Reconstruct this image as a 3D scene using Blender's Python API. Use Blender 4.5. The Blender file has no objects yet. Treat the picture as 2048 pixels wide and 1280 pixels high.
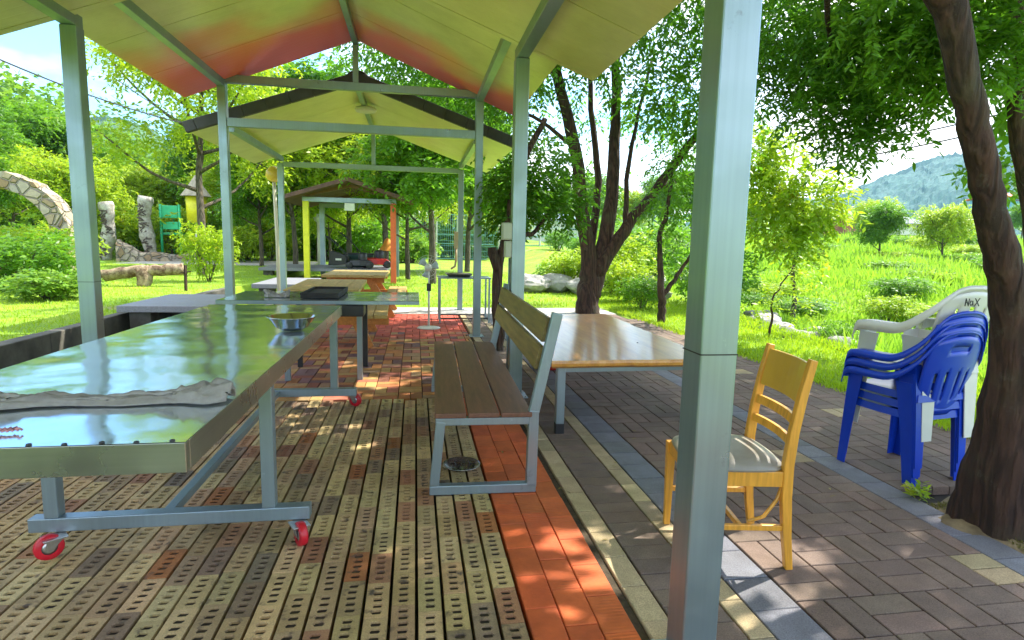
import bpy, math, random
import numpy as np
from mathutils import Vector, Matrix, noise as mnoise

# ---------------------------------------------------------------- camera, world, sun, exposure
C = bpy.context.scene
COL = C.collection
YAW, PIT, ROL, FPX, EYE = 0.16362874, 0.12997034, -0.02218241, 1179.666, 1.35
_cy, _sy = math.cos(YAW), math.sin(YAW)
_F = np.array([_sy*math.cos(PIT), _cy*math.cos(PIT), -math.sin(PIT)])
_r0 = np.array([_cy, -_sy, 0.0]); _d0 = np.cross(_F, _r0)
_R = math.cos(ROL)*_r0 + math.sin(ROL)*_d0
_D = -math.sin(ROL)*_r0 + math.cos(ROL)*_d0
cam_d = bpy.data.cameras.new('camera'); cam = bpy.data.objects.new('camera', cam_d); COL.objects.link(cam)
cam_d.sensor_width = 36.0; cam_d.lens = 36.0*FPX/2048.0; cam_d.clip_start = 0.05; cam_d.clip_end = 4000
cam.matrix_world = Matrix(((_R[0], -_D[0], -_F[0], 0), (_R[1], -_D[1], -_F[1], 0), (_R[2], -_D[2], -_F[2], EYE), (0, 0, 0, 1)))
C.camera = cam

SUN = Vector((0.76, 0.34, 1.0)).normalized()          # towards the sun
SUN_EL = math.asin(SUN.z); SUN_AZ = math.atan2(SUN.x, SUN.y)
w = bpy.data.worlds.new('World'); C.world = w; w.use_nodes = True
wn, wl = w.node_tree.nodes, w.node_tree.links
bg = wn['Background']; bg.inputs[1].default_value = 0.15
sky = wn.new('ShaderNodeTexSky'); sky.sky_type = 'NISHITA'; sky.sun_disc = False
sky.sun_elevation = SUN_EL; sky.sun_rotation = SUN_AZ; sky.dust_density = 1.0; sky.ozone_density = 2.0
tc = wn.new('ShaderNodeTexCoord'); mp = wn.new('ShaderNodeMapping'); mp.inputs['Scale'].default_value = (1, 1, 2.2); mp.inputs['Location'].default_value = (1.3, 5, 2)
nz = wn.new('ShaderNodeTexNoise'); nz.inputs['Scale'].default_value = 1.7; nz.inputs['Detail'].default_value = 7; nz.inputs['Roughness'].default_value = 0.55
cr = wn.new('ShaderNodeValToRGB'); cr.color_ramp.elements[0].position = 0.40; cr.color_ramp.elements[1].position = 0.58
mx = wn.new('ShaderNodeMix'); mx.data_type = 'RGBA'; mx.inputs[7].default_value = (5.3, 5.1, 4.9, 1)
wl.new(tc.outputs['Generated'], mp.inputs[0]); wl.new(mp.outputs[0], nz.inputs[0]); wl.new(nz.outputs[0], cr.inputs[0])
wl.new(cr.outputs[0], mx.inputs[0]); sm = wn.new('ShaderNodeMix'); sm.data_type = 'RGBA'; sm.blend_type = 'MULTIPLY'; sm.inputs[0].default_value = 1; sm.inputs[7].default_value = (0.55, 0.82, 1.0, 1); wl.new(sky.outputs[0], sm.inputs[6]); wl.new(sm.outputs[2], mx.inputs[6]); wl.new(mx.outputs[2], bg.inputs[0])
sun_d = bpy.data.lights.new('sun', 'SUN'); sun_d.energy = 3.0; sun_d.angle = math.radians(0.53); sun_d.color = (1, 0.95, 0.86)
sun = bpy.data.objects.new('sun', sun_d); COL.objects.link(sun); sun.rotation_euler = SUN.to_track_quat('Z', 'Y').to_euler()
C.view_settings.view_transform = 'Standard'; C.view_settings.look = 'None'; C.view_settings.gamma = 1
C.view_settings.exposure = 1.98
C.render.engine = 'CYCLES'; C.cycles.max_bounces = 7; C.cycles.diffuse_bounces = 4; C.cycles.transparent_max_bounces = 6

# ---------------------------------------------------------------- helpers
def ray(px, py):
    return _R*((px-1024)/FPX) + _D*((py-640)/FPX) + _F
def at(px, py, Y):                                      # point of the photograph at depth Y
    v = ray(px, py); t = Y/v[1]; return Vector((v[0]*t, Y, EYE+v[2]*t))
def gz(px, py, z=0.0):
    v = ray(px, py); t = (z-EYE)/v[2]; return Vector((v[0]*t, v[1]*t, z))

def tag(o, label=None, cat=None, group=None, kind=None):
    if label: o['label'] = label
    if cat: o['category'] = cat
    if group: o['group'] = group
    if kind: o['kind'] = kind
    return o
def thing(name, label, cat, loc=(0, 0, 0), rz=0.0, group=None):
    o = bpy.data.objects.new(name, None); COL.objects.link(o); o.location = loc; o.rotation_euler = (0, 0, rz)
    o.empty_display_size = 0.1
    return tag(o, label, cat, group)
def dup(root, loc=None, rz=None, scale=None, label=None, group=None):
    def cp(o, par):
        c = o.copy(); COL.objects.link(c); c.parent = par
        for ch in o.children: cp(ch, c)
        return c
    r = cp(root, None)
    if loc is not None: r.location = loc
    if rz is not None: r.rotation_euler = (0, 0, rz)
    if scale is not None: r.scale = scale if hasattr(scale, '__len__') else (scale,)*3
    if label: r['label'] = label
    if group: r['group'] = group
    return r

def link_mesh(name, me, m, parent=None, loc=None):
    o = bpy.data.objects.new(name, me); COL.objects.link(o)
    if m: me.materials.append(m)
    if parent: o.parent = parent
    if loc is not None: o.location = loc
    return o

class MB:
    def __init__(s): s.v = []; s.f = []; s.c = []
    def add(s, vs, fs, col=None):
        n = len(s.v); s.v += [tuple(p) for p in vs]; s.f += [tuple(i+n for i in f) for f in fs]; s.c += [col]*len(fs); return s
    def box(s, c, d, rot=None, col=None):
        x, y, z = d[0]/2, d[1]/2, d[2]/2
        P = [Vector((a*x, b*y, e*z)) for e in (-1, 1) for b in (-1, 1) for a in (-1, 1)]
        if rot is not None: P = [rot @ p for p in P]
        P = [p+Vector(c) for p in P]
        return s.add(P, [(0, 2, 3, 1), (4, 5, 7, 6), (0, 1, 5, 4), (2, 6, 7, 3), (0, 4, 6, 2), (1, 3, 7, 5)], col)
    def bx(s, a, b, col=None):
        a = Vector(a); b = Vector(b); return s.box((a+b)/2, (abs(b.x-a.x), abs(b.y-a.y), abs(b.z-a.z)), None, col)
    def bar(s, p0, p1, wd, ht, up=(0, 0, 1), col=None):
        p0 = Vector(p0); p1 = Vector(p1); y = (p1-p0); L = y.length; y.normalize(); u = Vector(up)
        if abs(y.dot(u)) > 0.98: u = Vector((0, 1, 0))
        x = y.cross(u).normalized(); z = x.cross(y)
        return s.box((p0+p1)/2, (wd, L, ht), Matrix((x, y, z)).transposed(), col)
    def tube(s, pts, r, n=8, cap=True, col=None):
        pts = [Vector(p) for p in pts]
        if not hasattr(r, '__len__'): r = [r]*len(pts)
        rings = []; u = None
        for i, p in enumerate(pts):
            d = (pts[min(i+1, len(pts)-1)]-pts[max(i-1, 0)]).normalized()
            if u is None: u = d.orthogonal().normalized()
            else:
                u = u-d*u.dot(d); u.normalize()
            v = d.cross(u)
            rings.append([p+(u*math.cos(2*math.pi*k/n)+v*math.sin(2*math.pi*k/n))*r[i] for k in range(n)])
        V = [q for g in rings for q in g]; F = []
        for i in range(len(pts)-1):
            for k in range(n):
                a = i*n+k; b = i*n+(k+1) % n; F.append((a, b, b+n, a+n))
        if cap: F.append(tuple(range(n-1, -1, -1))); F.append(tuple((len(pts)-1)*n+k for k in range(n)))
        return s.add(V, F, col)
    def lathe(s, prof, c=(0, 0, 0), n=20, rot=None, col=None):
        c = Vector(c); V = []; F = []
        for (r, z) in prof:
            for k in range(n):
                p = Vector((r*math.cos(2*math.pi*k/n), r*math.sin(2*math.pi*k/n), z))
                V.append((rot @ p if rot is not None else p)+c)
        for i in range(len(prof)-1):
            for k in range(n):
                a = i*n+k; b = i*n+(k+1) % n; F.append((a, b, b+n, a+n))
        return s.add(V, F, col)
    def grid(s, P, col=None):
        nu = len(P); nv = len(P[0]); V = [p for row in P for p in row]
        return s.add(V, [(i*nv+j, i*nv+j+1, (i+1)*nv+j+1, (i+1)*nv+j) for i in range(nu-1) for j in range(nv-1)], col)
    def build(s, name, m, parent=None, smooth=False, bevel=0, solid=0, sub=0, loc=None):
        me = bpy.data.meshes.new(name); me.from_pydata(s.v, [], s.f)
        if any(c is not None for c in s.c):
            at_ = me.attributes.new('Col', 'FLOAT_COLOR', 'FACE')
            at_.data.foreach_set('color', np.array([(*(c or (1, 1, 1)), 1.0) for c in s.c], dtype=np.float32).ravel())
        if smooth: me.polygons.foreach_set('use_smooth', [True]*len(me.polygons))
        me.update()
        o = link_mesh(name, me, m, parent, loc)
        if solid: d = o.modifiers.new('solid', 'SOLIDIFY'); d.thickness = solid; d.offset = 0
        if sub: d = o.modifiers.new('sub', 'SUBSURF'); d.levels = sub; d.render_levels = sub
        if bevel:
            d = o.modifiers.new('bevel', 'BEVEL'); d.width = bevel; d.segments = 2; d.limit_method = 'ANGLE'; d.angle_limit = math.radians(40)
        return o

# ---- materials
def lin(c): return (*c, 1.0)
class NM:
    def __init__(s, name):
        s.m = bpy.data.materials.new(name); s.m.use_nodes = True; s.n = s.m.node_tree.nodes; s.l = s.m.node_tree.links
        s.b = s.n['Principled BSDF']; s.out = s.n['Material Output']
        s.tc = s.n.new('ShaderNodeTexCoord')
    def lk(s, a, b): s.l.new(a, b)
    def noise(s, scale, detail=4, rough=0.55, stretch=None, coord='Object'):
        t = s.n.new('ShaderNodeTexNoise'); t.inputs['Scale'].default_value = scale; t.inputs['Detail'].default_value = detail; t.inputs['Roughness'].default_value = rough
        if stretch:
            mpn = s.n.new('ShaderNodeMapping'); mpn.inputs['Scale'].default_value = stretch; s.lk(s.tc.outputs[coord], mpn.inputs[0]); s.lk(mpn.outputs[0], t.inputs[0])
        else: s.lk(s.tc.outputs[coord], t.inputs[0])
        return t.outputs[0]
    def ramp(s, fac, stops):
        r = s.n.new('ShaderNodeValToRGB'); e = r.color_ramp.elements
        while len(e) < len(stops): e.new(0.5)
        for i, (p, c) in enumerate(stops): e[i].position = p; e[i].color = lin(c)
        s.lk(fac, r.inputs[0]); return r.outputs[0]
    def mix(s, fac, a, b, mode='MIX'):
        m = s.n.new('ShaderNodeMix'); m.data_type = 'RGBA'; m.blend_type = mode
        for val, idx in ((fac, 0), (a, 6), (b, 7)):
            if isinstance(val, (int, float)): m.inputs[idx].default_value = val
            elif isinstance(val, tuple): m.inputs[idx].default_value = lin(val)
            else: s.lk(val, m.inputs[idx])
        return m.outputs[2]
    def bump(s, h, strength=0.3, dist=0.01):
        b = s.n.new('ShaderNodeBump'); b.inputs['Strength'].default_value = strength; b.inputs['Distance'].default_value = dist
        s.lk(h, b.inputs['Height']); s.lk(b.outputs[0], s.b.inputs['Normal']); return b
    def set(s, **k):
        for a, v in k.items():
            i = s.b.inputs[a.replace('_', ' ')]
            if hasattr(v, 'default_value') or hasattr(v, 'is_linked'): s.lk(v, i)
            else: i.default_value = lin(v) if isinstance(v, tuple) and len(v) == 3 else v
        return s
    def attr(s, name='Col'):
        a = s.n.new('ShaderNodeAttribute'); a.attribute_name = name; return a.outputs[0]

def mat_simple(name, c, rough=0.6, metal=0.0, var=0.15, scale=6, bump=0.1, stretch=None, bscale=None, coat=0):
    n = NM(name); nf = n.noise(scale, 5, 0.6, stretch)
    lo = tuple(x*(1-var) for x in c); hi = tuple(min(1, x*(1+var)) for x in c)
    n.set(Base_Color=n.ramp(nf, [(0.3, lo), (0.7, hi)]), Roughness=rough, Metallic=metal)
    if coat: n.set(Coat_Weight=coat, Coat_Roughness=0.1)
    if bump: n.bump(n.noise(bscale or scale*6, 4, 0.6, stretch), bump, 0.004)
    return n.m

def mat_leaf(name, a, b, trans, tw=0.4, clump=0.9, dry=None):
    n = NM(name); g = n.n.new('ShaderNodeNewGeometry')
    col = n.ramp(g.outputs['Random Per Island'], [(0.0, a), (1.0, b)])
    cl = n.noise(clump, 3, 0.6); col = n.mix(n.ramp(cl, [(0.35, (0, 0, 0)), (0.65, (1, 1, 1))]), col, n.mix(0.5, col, b))
    if dry: col = n.mix(n.ramp(n.noise(clump*2.3, 2), [(0.60, (0, 0, 0)), (0.72, (1, 1, 1))]), col, dry)
    n.set(Base_Color=col, Roughness=0.45, Specular_IOR_Level=0.35)
    t = n.n.new('ShaderNodeBsdfTranslucent'); n.lk(n.mix(0.6, col, trans), t.inputs[0])
    ms = n.n.new('ShaderNodeMixShader'); ms.inputs[0].default_value = tw
    n.lk(n.b.outputs[0], ms.inputs[1]); n.lk(t.outputs[0], ms.inputs[2]); n.lk(ms.outputs[0], n.out.inputs[0])
    return n.m

def mat_paver(name, rough=0.85, speck=0.18, stain=None, bump=0.35, tint=1.0):
    n = NM(name); a = n.attr()
    col = n.mix(1.0, a, n.ramp(n.noise(180, 2, 0.7), [(0.3, (1-speck,)*3), (0.7, (1+speck,)*3)]), 'MULTIPLY')
    col = n.mix(1.0, col, n.ramp(n.noise(9, 4, 0.65), [(0.3, (0.78, 0.77, 0.76)), (0.7, (1.08, 1.08, 1.08))]), 'MULTIPLY')
    col = n.mix(1.0, col, n.ramp(n.noise(1.3, 3, 0.6), [(0.35, (0.82, 0.8, 0.78)), (0.6, (1, 1, 1))]), 'MULTIPLY')
    if stain: col = n.mix(n.ramp(n.noise(14, 3, 0.6), [(0.58, (0, 0, 0)), (0.72, (1, 1, 1))]), col, stain)
    n.set(Base_Color=col, Roughness=rough); n.bump(n.noise(120, 4, 0.7), bump, 0.003); return n.m

def mat_steel(name, c, rough=0.32, metal=0.85, streak=(60, 60, 0.8)):
    n = NM(name)
    s1 = n.noise(1.0, 4, 0.6, streak); s2 = n.noise(1.6, 3, 0.55)
    col = n.mix(s2, tuple(x*0.72 for x in c), tuple(min(1, x*1.3) for x in c))
    col = n.mix(1.0, col, n.ramp(s1, [(0.3, (0.95,)*3), (0.7, (1.05,)*3)]), 'MULTIPLY')
    col = n.mix(n.ramp(n.noise(7, 5, 0.7), [(0.66, (0, 0, 0)), (0.74, (0.35,)*3)]), col, tuple(min(1, x*1.9) for x in c))
    col = n.mix(n.ramp(n.noise(3.3, 6, 0.8), [(0.63, (0, 0, 0)), (0.72, (0.5,)*3)]), col, (0.13, 0.12, 0.10))
    n.set(Base_Color=col, Metallic=metal)
    n.set(Roughness=n.ramp(n.noise(5, 4, 0.6), [(0.3, (rough*0.8,)*3), (0.8, (min(1, rough*1.4),)*3)])); return n.m

STEEL = mat_steel('galvanised steel', (0.27, 0.35, 0.38), 0.34, 0.75)
STEEL_B = mat_steel('painted grey steel', (0.27, 0.34, 0.38), 0.38, 0.6)
def mat_table_top():
    n = NM('polished stainless sheet')
    n.set(Base_Color=n.mix(n.noise(3, 3), (0.62, 0.70, 0.78), (0.80, 0.86, 0.92)), Metallic=0.82)
    n.set(Roughness=n.ramp(n.noise(22, 5, 0.7), [(0.3, (0.07,)*3), (0.75, (0.17,)*3)]))
    n.bump(n.noise(2.6, 2, 0.4), 0.22, 0.05); return n.m
SHEET = mat_table_top()
APRON = mat_steel('brushed stainless apron', (0.42, 0.43, 0.36), 0.3, 0.9, (2, 2, 90))
WOOD_D = mat_simple('brown deck plank', (0.16, 0.070, 0.042), 0.5, 0, 0.25, 5, 0.25, (9, 0.8, 9))
WOOD_Y = mat_simple('varnished backrest plank', (0.19, 0.125, 0.03), 0.45, 0, 0.4, 4, 0.25, (6, 0.8, 9))
WOOD_O = mat_simple('orange stained wood', (0.52, 0.19, 0.035), 0.5, 0, 0.25, 5, 0.2, (6, 0.7, 6))
WOOD_TAN = mat_simple('tan table plank', (0.44, 0.30, 0.09), 0.5, 0, 0.2, 5, 0.2, (8, 0.7, 8))
CHAIRWOOD = mat_simple('honey beech wood', (0.72, 0.33, 0.035), 0.38, 0, 0.22, 6, 0.12, (9, 9, 0.8), coat=0.3)
WHITE_P = mat_simple('off white plastic', (0.62, 0.62, 0.56), 0.4, 0, 0.08, 3, 0.03)
BLUE_P = mat_simple('blue plastic', (0.006, 0.045, 0.46), 0.28, 0, 0.12, 3, 0.02)
BLACK = mat_simple('black plastic', (0.02, 0.02, 0.022), 0.45, 0, 0.3, 8, 0.1)
RED = mat_simple('red paint', (0.55, 0.025, 0.02), 0.4, 0, 0.2, 6, 0.05)
ORANGE = mat_simple('orange paint', (0.75, 0.13, 0.04), 0.45, 0, 0.15, 6, 0.05)
YELLOW = mat_simple('yellow paint', (0.78, 0.72, 0.02), 0.45, 0, 0.12, 6, 0.05)
GREEN = mat_simple('green paint', (0.03, 0.50, 0.22), 0.45, 0, 0.12, 6, 0.05)
TILE = mat_simple('dark roof tile sheet', (0.045, 0.043, 0.045), 0.6, 0, 0.3, 5, 0.3)
BROWNROOF = mat_simple('brown shingle', (0.12, 0.06, 0.045), 0.8, 0, 0.3, 4, 0.4)
GRANITE = mat_simple('grey granite', (0.22, 0.22, 0.24), 0.5, 0, 0.25, 60, 0.1)
DARKSTONE = mat_simple('mossy dark kerb stone', (0.10, 0.095, 0.075), 0.9, 0, 0.5, 3, 0.8, bscale=14)
CONCRETE = mat_simple('pale concrete', (0.42, 0.40, 0.36), 0.9, 0, 0.15, 3, 0.3)
ROCK = mat_simple('pale river rock', (0.36, 0.34, 0.31), 0.9, 0, 0.4, 2.4, 0.8, bscale=9)
SOIL = mat_simple('dry sandy soil', (0.20, 0.15, 0.08), 0.95, 0, 0.4, 12, 0.9, bscale=60)
MORTAR = mat_simple('dark joint sand', (0.035, 0.028, 0.02), 0.95, 0, 0.4, 20, 0.5)
TINNER = mat_simple('galvanised hub', (0.55, 0.56, 0.55), 0.3, 0.9, 0.2, 20, 0.05)
RUBBER = mat_simple('red polyurethane tread', (0.60, 0.015, 0.03), 0.35, 0, 0.15, 10, 0.05)
def mat_bark(name, a, b, ridg=1):
    n = NM(name); s1 = n.noise(5, 6, 0.65, (3, 3, 0.7)); s2 = n.noise(3.0, 4, 0.6)
    col = n.ramp(s1, [(0.3, a), (0.7, b)]); col = n.mix(n.ramp(s2, [(0.5, (0, 0, 0)), (0.75, (0.5,)*3)]), col, (0.09, 0.10, 0.05))
    n.set(Base_Color=col, Roughness=0.9); rg_ = n.n.new('ShaderNodeTexWave'); rg_.bands_direction = 'DIAGONAL'; rg_.inputs['Scale'].default_value = 5.5; rg_.inputs['Distortion'].default_value = 9; rg_.inputs['Detail'].default_value = 4; rg_.inputs['Detail Scale'].default_value = 1.6
    mpv = n.n.new('ShaderNodeMapping'); mpv.inputs['Scale'].default_value = (1.7, 1.7, 0.16); n.lk(n.tc.outputs['Object'], mpv.inputs[0]); n.lk(mpv.outputs[0], rg_.inputs[0])
    lich = n.ramp(n.noise(7.5, 6, 0.75), [(0.60, (0, 0, 0)), (0.68, (0.35,)*3)])
    n.set(Base_Color=n.mix(lich, n.mix(1.0, col, n.ramp(rg_.outputs[0], [(0, (0.55,)*3), (0.5, (1.0,)*3), (1, (1.15,)*3)]), 'MULTIPLY'), (0.15, 0.14, 0.11)))
    if not ridg: n.set(Base_Color=n.mix(n.ramp(n.noise(5, 5, .75), [(0.4, (0, 0, 0)), (0.62, (1, 1, 1))]), a, b))
    n.bump(n.mix(0.55 if ridg else 1.0, rg_.outputs[0], n.noise(22, 7, 0.78, (2, 2, 0.7))), 1.0, 0.035); return n.m
BARK = mat_bark('brown bark', (0.03, 0.014, 0.010), (0.10, 0.05, 0.032))
BARK_G = mat_bark('grey brown bark', (0.07, 0.055, 0.04), (0.18, 0.14, 0.10))
LEAF_DARK = mat_leaf('deep green leaf', (0.018, 0.075, 0.006), (0.08, 0.21, 0.012), (0.26, 0.62, 0.02), 0.42)
LEAF_MID = mat_leaf('mid green leaf', (0.035, 0.12, 0.008), (0.14, 0.29, 0.015), (0.30, 0.65, 0.03), 0.4)
LEAF_LIGHT = mat_leaf('light yellow green leaf', (0.12, 0.27, 0.010), (0.34, 0.46, 0.02), (0.65, 0.85, 0.03), 0.42, dry=(0.42, 0.36, 0.03))
LEAF_FAR = mat_leaf('hillside leaf', (0.06, 0.18, 0.018), (0.20, 0.34, 0.03), (0.4, 0.7, 0.05), 0.35, 0.12)
GRASSB = mat_leaf('lawn blade', (0.16, 0.34, 0.010), (0.36, 0.52, 0.015), (0.65, 0.85, 0.03), 0.4, 0.5)
REED = mat_leaf('tall meadow blade', (0.07, 0.22, 0.012), (0.32, 0.50, 0.03), (0.5, 0.85, 0.06), 0.4, 0.35, dry=(0.34, 0.36, 0.08))

# ---- numpy leaf meshes
def mesh_np(name, V, nquads, mat, parent=None, loc=None):
    me = bpy.data.meshes.new(name); n = len(V)
    me.vertices.add(n); me.vertices.foreach_set('co', V.astype(np.float32).ravel())
    me.loops.add(nquads*4); me.loops.foreach_set('vertex_index', np.arange(nquads*4, dtype=np.int32))
    me.polygons.add(nquads); me.polygons.foreach_set('loop_start', np.arange(nquads, dtype=np.int32)*4)
    me.polygons.foreach_set('loop_total', np.full(nquads, 4, dtype=np.int32)); me.update(calc_edges=True)
    return link_mesh(name, me, mat, parent, loc)
def unit(a): return a/np.maximum(np.linalg.norm(a, axis=1, keepdims=True), 1e-9)
def leaf_quads(P, D, L, W, rng, flat=0.5):
    """diamond leaves: base P, direction D, length L, width W"""
    N = len(P); up = np.tile(np.array([0, 0, 1.0]), (N, 1)) + rng.normal(0, flat, (N, 3))
    S = unit(np.cross(D, up)); L = L[:, None]; W = W[:, None]; Nn = np.cross(S, D)
    b = P; t = P+D*L - Nn*L*0.12; l = P+D*L*0.45+S*W*0.5; r = P+D*L*0.45-S*W*0.5
    return np.stack([b, r, t, l], 1).reshape(-1, 3)
def fancy(V):
    Q = V.reshape(-1, 4, 3); b, rr_, t, l = Q[:, 0], Q[:, 1], Q[:, 2], Q[:, 3]; D = t-b; m = (rr_+l)/2; Wv = rr_-m; fold = np.cross(D, Wv); fold = unit(fold)*np.linalg.norm(Wv, axis=1, keepdims=True)*.28
    r1 = b+D*.28+Wv*.92+fold; r2 = b+D*.66+Wv*.80+fold; l1 = b+D*.28-Wv*.92+fold; l2 = b+D*.66-Wv*.80+fold
    return np.stack([b, r1, r2, t, b, t, l2, l1], 1).reshape(-1, 3)
def crown_verts(blobs, seed, L=0.09, W=0.03, per=10, tw=0.35, droop=0.35, hollow=0.35, flat=0.5):
    """blobs: (x, y, z, rx, ry, rz, n_twigs); leaves sit along twigs scattered through every blob"""
    rng = np.random.default_rng(seed); out = []
    for (x, y, z, rx, ry, rz, n) in blobs:
        n = int(n); d = unit(rng.normal(0, 1, (n, 3))); r = (hollow+(1-hollow)*rng.random(n)**0.6)
        # ragged outline
        r *= 0.78+0.44*rng.random(n)**2
        P = d*r[:, None]*np.array([rx, ry, rz])+np.array([x, y, z])
        T = unit(d*0.7+rng.normal(0, 0.6, (n, 3))+np.array([0, 0, -droop]))
        k = per; s = (np.arange(k)+0.5)/k
        PP = P[:, None, :]+T[:, None, :]*(s[None, :, None]*tw)+np.array([0, 0, -1])*(s[None, :, None]**2*tw*0.25)
        TT = np.repeat(T[:, None, :], k, 1); sd = np.where(np.arange(k) % 2 == 0, 1, -1)[None, :, None]
        side = unit(np.cross(T, np.array([0, 0, 1.0])+rng.normal(0, 0.25, (n, 3))))[:, None, :]*sd
        DD = unit((TT*0.6+side*0.9+rng.normal(0, 0.28, (n, k, 3))+np.array([0, 0, -droop*0.6])).reshape(-1, 3))
        N = n*k; LL = L*(0.6+0.7*rng.random(N)); WW = W*(0.7+0.6*rng.random(N))
        out.append(leaf_quads(PP.reshape(-1, 3), DD, LL, WW, rng, flat))
    return np.concatenate(out)
def crown(name, blobs, mat, parent, seed=0, fine=False, **k):
    V = crown_verts(blobs, seed, **k)
    if fine: V = fancy(V)
    return mesh_np(name, V, len(V)//4, mat, parent)
def wiggle(pts, seg, amp, rnd):
    pts = [Vector(p) for p in pts]; out = []
    for i in range(len(pts)-1):
        for k in range(seg):
            t = k/seg; p0 = pts[max(i-1, 0)]; p1 = pts[i]; p2 = pts[i+1]; p3 = pts[min(i+2, len(pts)-1)]
            q = 0.5*((2*p1)+(p2-p0)*t+(2*p0-5*p1+4*p2-p3)*t*t+(3*p1-p0-3*p2+p3)*t**3)
            if i or k: q += Vector([rnd.uniform(-amp, amp) for _ in range(3)])
            out.append(q)
    out.append(pts[-1]); return out
def limb(mb, pts, r0, r1, seg=4, amp=0.015, n=10, rnd=random.Random(1)):
    P = wiggle(pts, seg, amp, rnd); m = len(P)-1
    mb.tube(P, [(r0+(r1-r0)*(i/m)**0.8)*(1+rnd.uniform(-0.05, 0.05)) for i in range(m+1)], n); return P

# ---------------------------------------------------------------- ground
def height(x, y):
    if x < -4.1: h = 0.18
    elif -4.02 < x < -2.93 and 0.0 < y < 14: return -0.35
    elif x < 4.25 and -6 < y < 12.1: return -0.075
    else: h = 0.0
    d = math.hypot(x, y)
    if x > 5.0 and y > 2:
        s = min(1, (x-5.0)/3.0); dip = -0.55*math.exp(-((x-8-0.12*y)/2.6)**2)*min(1, max(0, (y-2)/3))
        h += dip
        if d > 14: h += (d-14)*0.038*s
        if d > 90: h -= (d-90)*0.02*s
        h += 0.25*mnoise.noise(Vector((x*0.16, y*0.16, 0)))*s*min(1, d/12)
    if x < -6 and d > 34: h += (d-34)*0.05
    return h
def axis(spec):
    o = []
    for a, b, st in spec: o += list(np.arange(a, b-1e-6, st))
    o.append(spec[-1][1]); return o
xs = axis([(-1200, -200, 100), (-200, -40, 10), (-40, -10, 2), (-10, -4.5, 0.5)]) + [-4.11, -4.09, -4.03, -4.01, -3.5, -2.94, -2.92] + axis([(-2.5, 4.2, 0.5)]) [:-1] + [4.2, 4.26] + axis([(4.5, 20, 0.5), (20, 60, 2), (60, 200, 10), (200, 1200, 100)])
ys = axis([(-300, -20, 40), (-20, -6, 2)])[:-1] + [-6.0, -5.9, -3, -0.05, 0.05] + axis([(1, 12, 0.5)])[:-1] + [12.0, 12.15] + axis([(12.5, 30, 0.5), (30, 80, 2), (80, 200, 10), (200, 1600, 100)])
mb = MB(); mb.grid([[Vector((x, y, height(x, y))) for y in ys] for x in xs])
n = NM('grassy earth')
c1 = n.ramp(n.noise(0.9, 5, 0.6), [(0.3, (0.18, 0.34, 0.014)), (0.7, (0.36, 0.50, 0.025))])
c1 = n.mix(n.ramp(n.noise(30, 4, 0.7), [(0.35, (0, 0, 0)), (0.7, (1, 1, 1))]), n.mix(1.0, c1, (0.62, 0.7, 0.5), 'MULTIPLY'), c1)
c1 = n.mix(n.ramp(n.noise(0.35, 4, 0.6), [(0.62, (0, 0, 0)), (0.70, (1, 1, 1))]), c1, (0.30, 0.27, 0.13))
n.set(Base_Color=c1, Roughness=0.95); n.bump(n.noise(70, 5, 0.7), 0.7, 0.03)
tag(mb.build('ground', n.m, smooth=False), kind='structure')
# ground beside the pavement shoulder and the pit
mb = MB(); mb.bx((2.74, -5.9, -0.10), (4.0, 2.66, -0.012)); tag(mb.build('soil_bed', SOIL), kind='structure')

# ---------------------------------------------------------------- paving
rnd = random.Random(7)
def jitter(c, a=0.12, b=0.05):
    k = 1+rnd.uniform(-a, a); return tuple(max(0.004, x*k*(1+rnd.uniform(-b, b))) for x in c)
def paver(mb, x0, y0, x1, y1, z=0.0, gap=0.004, ch=0.003, col=(1, 1, 1), depth=0.05, grooves=0):
    dz = rnd.uniform(-0.0015, 0.0015); z += dz; g = gap/2; x0 += g; y0 += g; x1 -= g; y1 -= g
    tx, ty = rnd.uniform(-.0012, .0012), rnd.uniform(-.0012, .0012)
    o = [(x0, y0), (x1, y0), (x1, y1), (x0, y1)]; i_ = [(x0+ch, y0+ch), (x1-ch, y0+ch), (x1-ch, y1-ch), (x0+ch, y1-ch)]
    V = [(a+tx, b+ty, z-depth) for a, b in o]+[(a+tx, b+ty, z-ch) for a, b in o]+[(a+tx, b+ty, z) for a, b in i_]
    F = [(8, 9, 10, 11)]
    for k in range(4):
        q = (k+1) % 4; F += [(k, q, 4+q, 4+k), (4+k, 4+q, 8+q, 8+k)]
    mb.add(V, F, col)
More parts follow.
